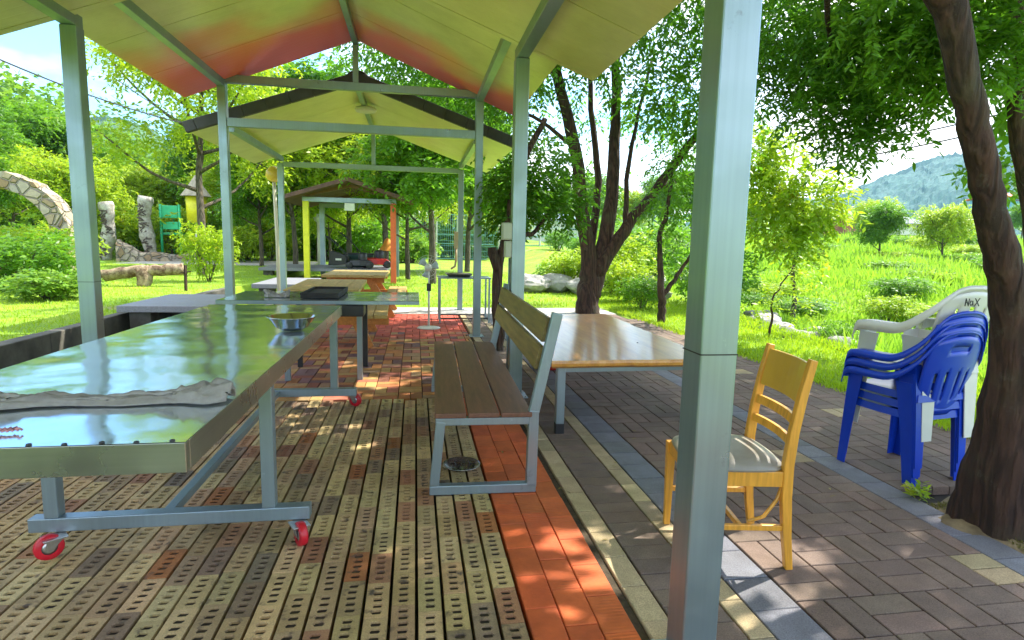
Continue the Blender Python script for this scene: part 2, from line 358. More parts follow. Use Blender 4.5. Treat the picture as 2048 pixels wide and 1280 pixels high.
# perforated bricks: rows run away from the camera
def holed(mb, x0, y0, x1, y1, col, holes=5):
    z = rnd.uniform(-0.0025, 0.0025); dp = rnd.uniform(0.007, 0.013); tw = rnd.uniform(-0.006, 0.006)
    sx = (x1-x0); cx = (x0+x1)/2+rnd.uniform(-.001, .001); cyy = (y0+y1)/2
    endm = 0.012; cell = (y1-y0-2*endm)/holes; V = []; F = []; FD = []
    def P(x, y, zz): dx, dy = x-cx, y-cyy; return (cx+dx-dy*tw, cyy+dy+dx*tw, zz)
    hw = 0.0215; hh = cell*0.345; cch = 0.0025
    base = len(V)
    ring_o = lambda a, b: [(x0, a), (cx, a), (x1, a), (x1, (a+b)/2), (x1, b), (cx, b), (x0, b), (x0, (a+b)/2)]
    for h in range(holes):
        a = y0+endm+h*cell; b = a+cell; m = (a+b)/2; r = rnd.uniform(-0.002, 0.002)
        O = ring_o(a, b); K = 0.62
        I = [(cx-hw*K+r, m-hh), (cx+r, m-hh), (cx+hw*K+r, m-hh), (cx+hw+r, m), (cx+hw*K+r, m+hh), (cx+r, m+hh), (cx-hw*K+r, m+hh), (cx-hw+r, m)]
        s = len(V); V += [P(x, y, z) for x, y in O]+[P(x, y, z) for x, y in I]+[P(x, y, z-dp) for x, y in I]
        for k in range(8):
            q = (k+1) % 8; F += [(s+k, s+q, s+8+q, s+8+k), (s+8+k, s+8+q, s+16+q, s+16+k)]
        FD.append(tuple(s+16+k for k in range(8)))
    for a, b in ((y0, y0+endm), (y1-endm, y1)):
        s = len(V); V += [P(x0, a, z), P(x1, a, z), P(x1, b, z), P(x0, b, z)]; F.append((s, s+1, s+2, s+3))
    s = len(V); O = [(x0, y0), (x1, y0), (x1, y1), (x0, y1)]
    V += [P(x, y, z-0.055) for x, y in O]+[P(x, y, z) for x, y in O]
    for k in range(4): q = (k+1) % 4; F.append((s+k, s+q, s+4+q, s+4+k))
    nF = len(F); mb.add(V, F+FD, col)
    mb.c[-len(FD):] = [(0.035, 0.026, 0.017)]*len(FD)  # dark hole floors: shade of deep holes painted into the face colour
mb = MB(); BR = [((0.56, 0.41, 0.19), 10), ((0.50, 0.35, 0.165), 8), ((0.42, 0.285, 0.145), 6), ((0.38, 0.19, 0.095), 3), ((0.29, 0.20, 0.12), 3), ((0.24, 0.18, 0.12), 1), ((0.40, 0.155, 0.05), 1)]
pool = [c for c, k in BR for _ in range(k)]
x = 0.395; row = 0
while x > -2.9:
    y = 0.3+rnd.uniform(0, 0.22); pitch = 0.0975
    while y < 5.0:
        y1 = min(y+0.222, 5.03)
        if y1-y > 0.08: holed(mb, x-pitch+0.0065, y+0.0015, x-0.0065, y1-0.0015, jitter(rnd.choice(pool), 0.16, 0.06), 5 if y1-y > 0.2 else max(2, int((y1-y)/0.042)))
        y = y1
        if y > 5.02: break
    x -= pitch
tag(mb.build('brick_paving', mat_paver('perforated brick', 0.85, 0.2, (0.09, 0.065, 0.045))), kind='structure')
# orange strip
mb = MB(); wO = (0.775-0.402)/3
for k in range(3):
    y = -2.0+[0, 0.11, 0.05][k]
    while y < 5.03:
        y1 = min(y+0.222, 5.03); paver(mb, 0.402+k*wO, y, 0.402+(k+1)*wO, y1, col=jitter((0.60, 0.125, 0.03), 0.12, 0.08)); y = y1 if y1 < 5.03 else 9
n = NM('orange clay paver'); a = n.attr()
wv = n.n.new('ShaderNodeTexWave'); wv.bands_direction = 'Y'; wv.inputs['Scale'].default_value = 17; wv.inputs['Distortion'].default_value = 1.0
n.lk(n.tc.outputs['Object'], wv.inputs[0])
col = n.mix(1.0, a, n.ramp(n.noise(7, 4, 0.65), [(0.3, (0.72, 0.68, 0.66)), (0.7, (1.1, 1.1, 1.1))]), 'MULTIPLY')
col = n.mix(n.ramp(n.noise(2.1, 4, 0.6), [(0.60, (0, 0, 0)), (0.72, (0.5,)*3)]), col, (0.25, 0.09, 0.05))
n.set(Base_Color=col, Roughness=0.7); n.bump(n.mix(n.ramp(n.noise(3.1, 1), [(0.5, (0, 0, 0)), (0.55, (1, 1, 1))]), n.noise(60), wv.outputs[0]), 0.5, 0.004)
tag(mb.build('orange_paving', n.m), kind='structure')
# clay pavers further on: basket weave, tan near and red far
mb = MB(); CL = [(0.50, 0.25, 0.07), (0.52, 0.21, 0.06), (0.45, 0.16, 0.05), (0.40, 0.24, 0.12), (0.50, 0.17, 0.09), (0.28, 0.09, 0.05), (0.20, 0.10, 0.09), (0.50, 0.30, 0.10)]
s = 0.21; nx = 0; x = -2.88
while x < 0.76:
    y = 5.04; ny = 0
    while y < 11.0:
        x1, y1 = min(x+s, 0.775), min(y+s, 11.0); far = (y+rnd.uniform(-.5, .5)) > (8.35 if x > -0.6 else 8.9)
        for h in (0, 1):
            base = jitter((0.56, 0.10, 0.055), 0.22, 0.1) if far else jitter(rnd.choice(CL), 0.15, 0.08)
            if (nx+ny) % 2: paver(mb, x+h*(x1-x)/2, y, x+(h+1)*(x1-x)/2, y1, col=base, gap=0.007)
            else: paver(mb, x, y+h*(y1-y)/2, x1, y+(h+1)*(y1-y)/2, col=base, gap=0.007)
        y += s; ny += 1
    x += s; nx += 1
tag(mb.build('clay_paving', mat_paver('clay paver', 0.8, 0.12, None)), kind='structure')
# concrete strips and basket weave to the right
BEI, BRO, BLU = (0.46, 0.36, 0.20), (0.185, 0.132, 0.098), (0.175, 0.178, 0.195)
mb = MB()
def column(x0, x1, L, c, y0=-4.0, y1=11.6, a=0.1, c2=None):
    y = y0+rnd.uniform(0, L)
    while y < y1:
        e = min(y+L, y1); paver(mb, x0, y, x1, e, col=jitter(c2 if c2 and rnd.random() < 0.25 else c, a, 0.03)); y = e if e < y1 else 99
column(0.812, 0.918, 0.222, BEI); column(0.922, 1.148, 0.112, BRO); column(1.152, 1.248, 0.222, BEI, c2=(0.36, 0.29, 0.19)); column(1.252, 1.45, 0.21, BLU, a=0.14)
s = 0.2275; x = 1.455; nx = 0
def in_pit(x, y): return x > 2.72 and y < 2.68
while x < 4.1:
    w_ = s
    if abs(x-(1.455+s*4.7)) < 0.01: pass
    if 2.5 < x < 2.6:                                   # second blue grey strip
        y = -4.0
        while y < 11.6:
            e = y+0.21; paver(mb, x, y, x+0.185, e, col=jitter(BLU, 0.14, 0.03)); y = e
        x += 0.188; nx = 0; continue
    y = -4.0; ny = 0
    if x+s > 2.52 and x < 2.5: w_ = 2.545-x
    while y < 11.6:
        if not in_pit(x, y) and x+w_*0.5 < 4.12-0.02*max(0, y-5)+(0.05*math.sin(y)):
            tan = (x+w_ > 2.5 and x < 2.5 and ny % 6 == 2) or (nx == 3 and x > 2.8 and ny % 7 == 1)
            for h in (0, 1):
                c = jitter((0.40, 0.31, 0.17) if tan else BRO, 0.14, 0.04)
                if (nx+ny) % 2: paver(mb, x+h*w_/2, y, x+(h+1)*w_/2, y+s, col=c, gap=0.006)
                else: paver(mb, x, y+h*s/2, x+w_, y+(h+1)*s/2, col=c, gap=0.006)
        y += s; ny += 1
    x += w_; nx += 1
tag(mb.build('concrete_paving', mat_paver('concrete paver', 0.9, 0.3, None, 0.5)), kind='structure')
# joint sand below all paving
mb = MB(); mb.bx((-2.9, -4, -0.11), (4.05, 11.6, -0.056)); tag(mb.build('joint_sand', MORTAR), kind='structure')
mb = MB(); mb.bx((0.777, -4, -0.05), (0.810, 5.2, -0.014)); tag(mb.build('soil_gap', mat_simple('dark soil', (0.06, 0.045, 0.025), 0.95, 0, 0.5, 30, 0.9, bscale=90)), kind='structure')
mb = MB(); mb.bx((-2.9, 11.03, -0.05), (3.9, 12.1, 0.004)); tag(mb.build('path', CONCRETE), kind='structure')
mb = MB(); mb.bx((-12, 26, .15), (-4.6, 31, .19)); mb.bx((-14, 17.6, .15), (-8.6, 18.6, .19)); tag(mb.build('path', CONCRETE), kind='structure')
# trench with dark water, kerbs
mb = MB(); mb.bx((-4.0, 0.2, -0.30), (-2.95, 13.8, -0.16)); n = NM('dark still water'); n.set(Base_Color=(0.01, 0.014, 0.01), Roughness=0.04); n.bump(n.noise(5, 2), 0.1, 0.01)
tag(mb.build('water', n.m), kind='structure')
def kerb(x0, x1, z1, label, lat):
    t = thing('stone_kerb', label, 'kerb', (0, 0, 0)); y = 0.0; rr = random.Random(int(x0*10))
    m_ = MB()
    while y < 13.8:
        e = min(y+1.2, 13.8); m_.bx((x0+rr.uniform(-.012, .012), y+0.004, -0.34), (x1+rr.uniform(-.012, .012), e-0.004, z1+rr.uniform(-.008, .008))); y = e
    m_.build('kerb_stone', DARKSTONE, t, bevel=0.012); return t
kerb(-4.16, -4.0, 0.25, 'long dark mossy stone kerb holding back the lawn on the left', 0)
kerb(-2.95, -2.83, 0.02, 'low dark stone kerb on the paved side of the water channel', 1)

# lawn blades and meadow
def blades(name, pts, h, wd, mat, seed, lean=0.35):
    rng = np.random.default_rng(seed); N = len(pts); D = unit(np.stack([rng.normal(0, lean, N), rng.normal(0, lean, N), np.ones(N)], 1))
    V = leaf_quads(pts, D, h*(0.6+0.8*rng.random(N)), wd*(0.7+0.6*rng.random(N)), rng, 1.2); return mesh_np(name, V, N, mat)
rng = np.random.default_rng(3)
def hz(P): return np.array([height(a, b) for a, b in P])
N = 60000; yy = 2+24*rng.random(N)**1.3; xx = -4.2-1.1*yy*rng.random(N)
P = np.stack([xx, yy, np.full(N, 0.175)], 1); blades('lawn', P, 0.05, 0.012, GRASSB, 1)['kind'] = 'stuff'
N = 30000; yy = 3.5+16*rng.random(N)**1.4; xx = 4.0+rng.random(N)*(1.2+yy*0.12)
k = (yy > 2.7); P = np.stack([xx[k], yy[k], np.zeros(k.sum())-0.02], 1)
blades('lawn', P, 0.07, 0.012, GRASSB, 2)['kind'] = 'stuff'
N = 15000; yy = 12.2+14*rng.random(N)**1.2; xx = -4+9*rng.random(N)
blades('lawn', np.stack([xx, yy, np.zeros(N)-0.01], 1), 0.07, 0.015, GRASSB, 4)['kind'] = 'stuff'
N = 130000; ang = rng.uniform(0.28, 1.25, N); dd = 8.5+75*rng.random(N)**1.7; xx = dd*np.sin(ang); yy = dd*np.cos(ang)
k = (xx > 6.0+0.14*yy)&(yy > 3); xx, yy, dd = xx[k], yy[k], dd[k]
P = np.stack([xx, yy, hz(zip(xx, yy))-0.05], 1); hh = (0.24+0.005*dd)*(0.65+0.8*np.clip(0.5+0.9*np.sin(xx*0.55+1.3*np.sin(yy*0.31))*np.cos(yy*0.42), 0, 1.3))
blades('meadow_grass', P, hh, 0.02+0.0016*dd, REED, 5, 0.4)['kind'] = 'stuff'

# ---------------------------------------------------------------- roofed shelters
XC = -0.785
def mat_lining():
    n = NM('cream roof lining sheet')
    fine = n.noise(5, 4, 0.6, (0.35, 14, 0.35))
    col = n.mix(fine, (0.74, 0.72, 0.32), (0.84, 0.82, 0.42))
    col = n.mix(n.ramp(n.noise(1.1, 3), [(0.35, (0, 0, 0)), (0.7, (0.6,)*3)]), col, (0.66, 0.68, 0.22))
    n.set(Base_Color=col, Roughness=0.33, Metallic=0.1, Coat_Weight=0.2, Coat_Roughness=0.2); wv = n.n.new('ShaderNodeTexWave'); wv.bands_direction = 'Y'; wv.inputs['Scale'].default_value = 3.2; wv.inputs['Distortion'].default_value = 0.15; n.lk(n.tc.outputs['Object'], wv.inputs[0])
    rb = n.ramp(wv.outputs[0], [(0.0, (0, 0, 0)), (0.12, (1, 1, 1))]); n.set(Base_Color=n.mix(1.0, col, n.ramp(n.noise(2.4, 5, .7), [(0.3, (0.86, 0.85, 0.8)), (0.6, (1, 1, 1))]), 'MULTIPLY'))
    n.bump(n.mix(0.3, rb, fine), 0.35, 0.004)
    return n
LINING = mat_lining().m
def mat_lining_red_reflection():
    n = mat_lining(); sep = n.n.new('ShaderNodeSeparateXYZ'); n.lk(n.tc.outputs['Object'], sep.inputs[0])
    # reflected red light at the far end, painted into the colour, its edge wandering
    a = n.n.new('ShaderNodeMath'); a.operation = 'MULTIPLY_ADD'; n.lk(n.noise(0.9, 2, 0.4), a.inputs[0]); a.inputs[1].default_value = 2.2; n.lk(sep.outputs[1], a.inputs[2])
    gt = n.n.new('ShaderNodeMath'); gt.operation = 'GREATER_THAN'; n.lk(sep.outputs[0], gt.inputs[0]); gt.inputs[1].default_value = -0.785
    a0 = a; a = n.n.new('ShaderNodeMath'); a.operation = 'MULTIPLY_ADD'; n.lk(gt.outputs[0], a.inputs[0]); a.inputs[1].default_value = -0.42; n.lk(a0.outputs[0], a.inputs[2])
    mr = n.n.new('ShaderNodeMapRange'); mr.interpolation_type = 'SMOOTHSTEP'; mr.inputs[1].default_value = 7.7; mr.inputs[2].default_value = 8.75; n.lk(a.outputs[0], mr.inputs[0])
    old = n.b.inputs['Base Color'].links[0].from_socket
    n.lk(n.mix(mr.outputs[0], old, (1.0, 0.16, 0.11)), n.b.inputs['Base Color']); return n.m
LINING_RED_REFLECTION = mat_lining_red_reflection()
def roof(parent, y0, y1, zr, slope, half, lining, fascia=False, seam=1.0, topm=None, overl=0.04):
    """two sheets from the ridge down, cream underneath, corrugated dark tile sheet on top"""
    topm = topm or TILE
    for sd in (-1, 1):
        mb = MB(); y = y0; th = 0.035
        while y < y1-0.01:
            e = min(y+seam, y1); g = 0.005
            a = [(XC, zr), (XC+sd*half, zr-slope*half)]
            V = [Vector((a[0][0], y+g, a[0][1])), Vector((a[1][0], y+g, a[1][1])), Vector((a[1][0], e-g, a[1][1])), Vector((a[0][0], e-g, a[0][1]))]
            V += [v+Vector((0, 0, th)) for v in V]
            F = [(0, 1, 2, 3), (4, 7, 6, 5), (0, 4, 5, 1), (1, 5, 6, 2), (2, 6, 7, 3), (3, 7, 4, 0)]
            if sd > 0: F = [tuple(reversed(f)) for f in F]
            mb.add(V, F); y = e
        mb.build('roof_lining', lining, parent)
        # corrugated sheet, waves run down the slope
        mb = MB(); ny = int((y1-y0+2*overl)/0.025); nx = 14; P = []
        for i in range(ny+1):
            yy = y0-overl+(y1-y0+2*overl)*i/ny; row = []
            for j in range(nx+1):
                d = (half+0.05)*j/nx; step = 0.018*((d/0.30) % 1.0)
                row.append(Vector((XC+sd*d, yy, zr-slope*d+th+0.045+step+0.022*math.cos(2*math.pi*yy/0.2))))
            P.append(row)
        mb.grid(P); mb.build('roof_sheet', topm, parent, smooth=True, solid=0.008)
        if fascia:
            mb = MB(); k = 0; d = 0.0
            while d < half:                              # stepped barge tiles up the gable edge
                e = min(d+0.30, half+0.04); z = zr+0.02
                mb.bar((XC+sd*d, y0-0.03, z-slope*d+0.045), (XC+sd*e, y0-0.03, z-slope*e+0.075-0.03), 0.07, 0.15, col=None); d = e
            mb.build('barge_board', topm, parent, bevel=0.01)
    mb = MB(); P = []
    yy = y0-overl-0.02
    while yy < y1+overl:
        r = 0.085+0.012*((yy/0.3) % 1)
        P.append([Vector((XC+r*1.5*math.cos(t), yy, zr+0.06+r*math.sin(t))) for t in np.linspace(0, math.pi, 9)]); yy += 0.06
    mb.grid(P); mb.build('ridge_tile', topm, parent, smooth=True, solid=0.015)
    mb = MB(); mb.bx((XC-0.035, y0+0.02, zr-0.10), (XC+0.035, y1-0.02, zr-0.012)); mb.build('ridge_beam', STEEL, parent, bevel=0.003)
def post(parent, x, y, z0, z1, s, seam_z=None):
    mb = MB(); mb.bx((x-s/2, y-s/2, z0), (x+s/2, y+s/2, z1)); o = mb.build('post', STEEL, parent, bevel=0.006)
    mb = MB(); mb.bx((x-s/2-.05, y-s/2-.05, z0), (x+s/2+.05, y+s/2+.05, z0+0.008)); mb.build('base_plate', STEEL_B, o, bevel=0.002)
    for a in (-1, 1):
        for b in (-1, 1): mb = MB(); mb.lathe([(.009, .0), (.009, .012), (.001, .013)], (x+a*(s/2+.03), y+b*(s/2+.03), z0+.008), 6); mb.build('bolt', TINNER, o)
    if seam_z:
        mb = MB(); mb.bx((x-s/2-.0012, y-s/2-.0012, seam_z-.002), (x+s/2+.0012, y+s/2+.0012, seam_z+.002)); mb.build('weld_seam', BLACK, o)
    return o
def beam(parent, p0, p1, wd=0.09, ht=0.09, name='beam'):
    mb = MB(); mb.bar(p0, p1, wd, ht); return mb.build(name, STEEL, parent, bevel=0.004)
XL, XR = -2.46, 0.87
# near shelter, over the camera
A = thing('open_shelter', 'nearest open steel shelter whose big grey post stands in the right foreground', 'shelter', (0, 0, 0))
roof(A, -2.2, 5.02, 3.54, 0.365, 2.26, LINING, seam=1.02)
post(A, 0.888, 1.655, 0, 2.86, 0.117, seam_z=1.035); post(A, 0.87, 5.06, 0, 2.86, 0.115); post(A, -2.505, 5.06, 0, 2.86, 0.115, seam_z=0.98)
post(A, 0.888, -1.7, 0, 2.86, 0.117); post(A, -2.505, 1.655, 0, 2.86, 0.115); post(A, -2.505, -1.7, 0, 2.86, 0.115)
for x in (0.87, -2.505): beam(A, (x, -2.1, 2.905), (x, 5.12, 2.905), 0.10, 0.09, 'eave_beam')
beam(A, (-2.505+.06, -1.7, 2.86), (0.87-.06, -1.7, 2.86), 0.08, 0.08, 'tie_beam')
# raised middle roof
B = thing('open_shelter', 'raised middle shelter roof with a pinkish red reflection painted on its lining at the far gable', 'shelter', (0, 0, 0))
roof(B, 4.45, 8.56, 4.0, 0.40, 2.18, LINING_RED_REFLECTION, seam=1.02)
post(B, XR, 8.42, 0, 3.36, 0.105); post(B, XL, 8.42, 0, 3.36, 0.105)
for x in (XR, XL): beam(B, (x, 4.5, 3.305), (x, 8.36, 3.305), 0.085, 0.09, 'eave_beam')
beam(B, (XL+.054, 8.42, 3.36), (XR-.054, 8.42, 3.36), 0.08, 0.10, 'tie_beam')
beam(B, (XL+.054, 8.42, 2.82), (XR-.054, 8.42, 2.82), 0.08, 0.11, 'tie_beam')
beam(B, (XC, 8.42, 3.412), (XC, 8.42, 3.89), 0.07, 0.07, 'king_post')
beam(B, (XR, 4.7, 3.26), (XR, 4.7, 3.04), 0.08, 0.08, 'stub_post'); beam(B, (XL, 4.7, 3.26), (XL, 4.7, 3.04), 0.08, 0.08, 'stub_post')
# far shelter
D3 = thing('open_shelter', 'third shelter with thick black tiled gable and a lamp under its ridge', 'shelter', (0, 0, 0))
roof(D3, 8.72, 12.0, 3.48, 0.345, 2.2, LINING, fascia=True, seam=1.02)
post(D3, XR, 11.7, 0, 2.72, 0.10); post(D3, XL, 11.7, 0, 2.72, 0.10)
for x in (XR, XL): beam(D3, (x, 8.75, 2.80), (x, 11.8, 2.80), 0.08, 0.09, 'eave_beam')
beam(D3, (XL+.05, 11.7, 2.70), (XR-.05, 11.7, 2.70), 0.07, 0.09, 'tie_beam')
beam(D3, (XC, 11.7, 2.75), (XC, 11.7, 3.37), 0.07, 0.07, 'king_post')
mb = MB(); mb.lathe([(0.001, 0.0), (0.15, 0.0), (0.17, -0.03), (0.15, -0.06), (0.001, -0.065)], (XC+0.02, 9.75, 3.378), 20)
tag(mb.build('ceiling_lamp', WHITE_P, smooth=True), 'small round white lamp under the ridge beam of the third shelter', 'lamp')

# far pavilion with coloured posts
def pavilion():
    t = thing('tiled_pavilion', 'far brown roofed pavilion with one yellow and one orange red post', 'pavilion', (0, 0, 0))
    Y0 = 19.0; k = 19.6
    yl = at(615, 560, Y0); yr = at(787, 560, Y0)
    zt = at(615, 402, Y0).z; zt2 = at(787, 407, Y0).z
    xl, xr = yl.x, yr.x; xm = (xl+xr)/2; zr = at(690, 366, Y0).z
    for (x, m_, y) in ((xl, YELLOW, Y0), (xr, ORANGE, Y0), (xl, STEEL_B, Y0+3.2), (xr, STEEL_B, Y0+3.2)):
        mb = MB(); mb.bx((x-.085, y-.085, 0), (x+.085, y+.085, zt)); mb.build('post', m_, t, bevel=.01)
    for y in (Y0, Y0+3.2):
        mb = MB(); mb.bx((xl-.1, y-.06, zt-.02), (xr+.1, y+.06, zt+.13)); mb.build('tie_beam', STEEL_B, t, bevel=.01)
    for sd in (-1, 1):
        mb = MB(); hw = (xr-xl)/2+0.62; zl = zt+0.12-0.15; P = []
        for y in (Y0-0.7, Y0+3.9):
            P.append((y, [(xm, zr), (xm+sd*hw, zl)]))
        V = [Vector((x, y, z)) for y, L in P for x, z in L]; V += [v+Vector((0, 0, .12)) for v in V]
        F = [(0, 1, 3, 2), (4, 6, 7, 5), (0, 4, 5, 1), (2, 3, 7, 6), (1, 5, 7, 3), (0, 2, 6, 4)]
        mb.add(V, F); mb.build('roof', BROWNROOF, t)
        for y in (Y0, Y0+3.2):
            mb = MB(); mb.bar((xm, y, zr-.08), (xm+sd*(hw-.6), y, zt+.17), .08, .1); mb.build('rafter', WOOD_D, t)
    mb = MB(); mb.bx((xm-.15, Y0-.12, zt-.26), (xm+.15, Y0-.06, zt-.03)); mb.build('sign_plate', WHITE_P, t, bevel=.008)
    return t
pavilion()
# low platform decks under it
def deck(name, label, x0, y0, x1, y1, z, m_=GRANITE):
    t = thing(name, label, 'platform', (0, 0, 0)); mb = MB(); y = y0
    while y < y1-.01:
        e = min(y+.6, y1); mb.bx((x0, y+.004, z-.09), (x1, e-.004, z)); y = e
    mb.build('deck_slab', m_, t, bevel=.008)
    for x in (x0+.25, x1-.25):
        for yy in (y0+.25, y1-.25):
            mb = MB(); mb.bx((x-.14, yy-.14, 0), (x+.14, yy+.14, z-.09)); mb.build('support_block', DARKSTONE, t, bevel=.01)
    return t
p = gz(520, 545, 0.5); 
deck('low_platform', 'wide grey platform under the brown roofed pavilion', at(520, 540, 19.5).x, 19.3, at(775, 540, 19.5).x, 22.4, 0.42)
deck('low_platform', 'low grey slab platform left of the pale lamp pole', at(505, 560, 12.6).x, 12.5, at(612, 560, 12.6).x, 14.6, 0.42)
t = deck('stone_slab_bench', 'thick granite slab laid across the water channel beside the lawn', -4.03, 8.75, -2.86, 10.6, 0.38)
t['category'] = 'stone bench'

# ---------------------------------------------------------------- rolling stainless table
TZ = 0.81
T = thing('rolling_table', 'long mirror topped stainless table on red casters in the left foreground', 'table', (-1.1, 3.3, 0))
def L(v): return (v[0]+1.1, v[1]-3.3, v[2])
x0, x1, y0, y1 = -1.62, -0.60, 1.62, 5.0
mb = MB(); nxx, nyy = 3, 10
P = [[Vector(L((x0+(x1-x0)*i/nxx, y0+(y1-y0)*j/nyy, TZ+0.0008*math.sin(i*3+j*2.1)))) for j in range(nyy+1)] for i in range(nxx+1)]
mb.grid(P); top = mb.build('tabletop', SHEET, T, smooth=True)
top.data.flip_normals()
mb = MB(); th = .0025
mb.bx(L((x0, y0, TZ-.085)), L((x1, y0+.03, TZ-.002))); mb.build('apron', APRON, T, bevel=.002)
mb = MB(); mb.bx(L((x1-.03, y0+.031, TZ-.085)), L((x1, y1-.031, TZ-.002))); mb.build('apron', APRON, T, bevel=.002)
mb = MB(); mb.bx(L((x0, y0+.031, TZ-.085)), L((x0+.03, y1-.031, TZ-.002))); mb.build('apron', APRON, T, bevel=.002)
mb = MB(); mb.bx(L((x0, y1-.03, TZ-.085)), L((x1, y1, TZ-.002))); mb.build('apron', APRON, T, bevel=.002)
for k in range(12):
    mb = MB(); mb.lathe([(0.001, 0.004), (.006, .0035), (.0075, 0)], L((x0+.05+k*.085, y0+.004+.006*(k % 2), TZ+.0008)), 8); mb.build('rivet', BLACK, T)
mb = MB(); mb.bx(L((x0+.06, y0+.08, TZ-.07)), L((x1-.06, y1-.08, TZ-.02))); mb.build('under_frame', STEEL_B, T)
for yy in (2.66, 4.82):
    mb = MB(); mb.bx(L((-1.605, yy-.03, .095)), L((-.47, yy+.03, .155))); mb.build('foot_beam', STEEL_B, T, bevel=.004)
    for xx in (-1.515, -.645):
        mb = MB(); mb.bx(L((xx-.028, yy-.028, .155)), L((xx+.028, yy+.028, TZ-.07))); mb.build('leg', STEEL_B, T, bevel=.004)
mb = MB(); mb.bx(L((-1.105, 2.69, .105)), L((-1.06, 4.79, .145))); mb.build('stretcher', STEEL_B, T, bevel=.004)
def caster(x, y, ang):
    c = bpy.data.objects.new('caster', None); COL.objects.link(c); c.parent = T; c.location = L((x, y, 0)); c.rotation_euler = (0, 0, ang)
    R = Matrix.Rotation(math.pi/2, 3, 'Y')
    mb = MB(); mb.lathe([(.028, -.016), (.05, -.017), (.053, -.008), (.053, .008), (.05, .017), (.028, .016)], (0, -.02, .053), 28, R); mb.build('tread', RUBBER, c, smooth=True)
    mb = MB(); mb.lathe([(.001, -.013), (.012, -.019), (.03, -.012), (.034, 0), (.03, .012), (.012, .019), (.001, .013)], (0, -.02, .053), 20, R); mb.build('wheel_hub', TINNER, c, smooth=True)
    mb = MB(); mb.box((0, 0, .09), (.075, .085, .006))
    for s in (-1, 1): mb.add([(s*.021, -.034, .045), (s*.021, -.008, .045), (s*.024, .03, .088), (s*.024, -.03, .088), (s*.0245, -.034, .045), (s*.0245, -.008, .045), (s*.0275, .03, .088), (s*.0275, -.03, .088)], [(0, 1, 2, 3), (4, 7, 6, 5), (0, 4, 5, 1), (1, 5, 6, 2), (2, 6, 7, 3), (3, 7, 4, 0)])
    mb.build('fork', TINNER, c, bevel=.001)
for x, y, a in ((-.51, 2.60, .5), (-1.49, 2.60, -.9), (-.50, 4.84, 1.0), (-1.53, 4.84, .3)): caster(x, y, a)

# second stainless table, crosswise at its far end
T2 = thing('prep_table', 'second stainless table set crosswise behind the long mirror topped one', 'table', (0, 0, 0))
mb = MB(); mb.grid([[Vector((x, y, .80)) for y in (5.46, 6.42)] for x in (-1.72, .035)]); o = mb.build('tabletop', SHEET, T2); o.data.flip_normals()
mb = MB(); mb.bx((-1.72, 5.46, .765), (.035, 5.485, .798)); mb.bx((.01, 5.486, .765), (.035, 6.394, .798)); mb.bx((-1.72, 5.486, .765), (-1.695, 6.394, .798)); mb.bx((-1.72, 6.395, .765), (.035, 6.42, .798)); mb.build('apron', STEEL, T2, bevel=.002)
for x in (-1.2, -.53):
    for y in (5.78, 6.4):
        mb = MB(); mb.bx((x-.025, y-.025, 0), (x+.025, y+.025, .765)); mb.build('leg', STEEL_B if y < 6 else BLACK, T2, bevel=.003)
mb = MB(); mb.bx((-1.17, 5.76, .66), (-.56, 5.80, .70)); mb.build('stretcher', STEEL_B, T2, bevel=.003)
mb = MB(); mb.bx((-.72, 5.42, .66), (-.46, 5.66, .76)); mb.build('gas_bracket', BLACK, T2, bevel=.01)
# griddle
G = thing('griddle_tray', 'black rectangular griddle tray on the crosswise stainless table', 'griddle', (-.87, 6.0, .80), 0.0)
SOOT = mat_simple('sooty iron', (.022, .02, .018), .8, 0, .5, 14, .3)
mb = MB(); mb.box((0, 0, .02), (.34, .78, .03)); mb.build('tray', SOOT, G, bevel=.006)
mb = MB()
for s in (-1, 1): mb.box((s*.165, 0, .045), (.012, .78, .022)); mb.box((0, s*.384, .045), (.318, .012, .022))
mb.build('rim', SOOT, G, bevel=.003)
# bowl
mb = MB(); mb.lathe([(a*1.2, b*1.15) for a, b in [(.001, .004), (.05, .004), (.08, .022), (.112, .07), (.118, .072), (.118, .075), (.110, .073), (.078, .026), (.05, .0075), (.001, .0075)]], (0, 0, 0), 40)
tag(mb.build('steel_bowl', mat_simple('shiny bowl steel', (.5, .52, .52), .12, 1, .05, 5, 0), smooth=True, loc=(-.715, 3.6, TZ+.001)), 'shiny round steel bowl on the far half of the mirror topped table', 'bowl')
# cloth on the near table
def cloth(name, label, c, lx, ly, hgt, seed, rz, m_, roll=True):
    mb = MB(); nu, nv = 70, 26; P = []; o3 = seed*7.3
    for i in range(nu+1):
        u = i/nu; row = []
        for j in range(nv+1):
            v = j/nv; a = v*2-1
            wdt = ly*(0.62+0.25*math.sin(u*5+seed)+0.13*math.sin(u*13))*(1 if u < .8 else 1.15)*(min(1, .25+u*9))*min(1, .35+(1-u)*10)
            x = (u-.5)*lx+0.018*mnoise.noise(Vector((u*8, v*5, o3)))
            y = a*wdt/2+0.02*mnoise.noise(Vector((u*9, v*3, o3+4)))
            prof = max(0, 1-abs(a)**2.2)
            fold = 0.5+0.9*abs(mnoise.noise(Vector((u*5.0+a*1.4, v*7.5, o3+9))))+0.7*abs(mnoise.noise(Vector((u*15, v*13+u*6, o3))))+.3*abs(mnoise.noise(Vector((u*38, v*22, o3))))
            z = 0.004+hgt*prof*fold*(0.6+0.25*math.sin(u*6.3+1)+(0.22 if (u > .82 and roll) else 0))
            row.append(Vector((x, y, z)))
        P.append(row)
    mb.grid(P); o = mb.build(name, m_, smooth=True, solid=.004); o.location = c; o.rotation_euler = (0, 0, rz)
    return tag(o, label, 'cloth')
CLOTH = mat_simple('grey towelling', (.33, .305, .285), .95, 0, .15, 30, .5, bscale=300)
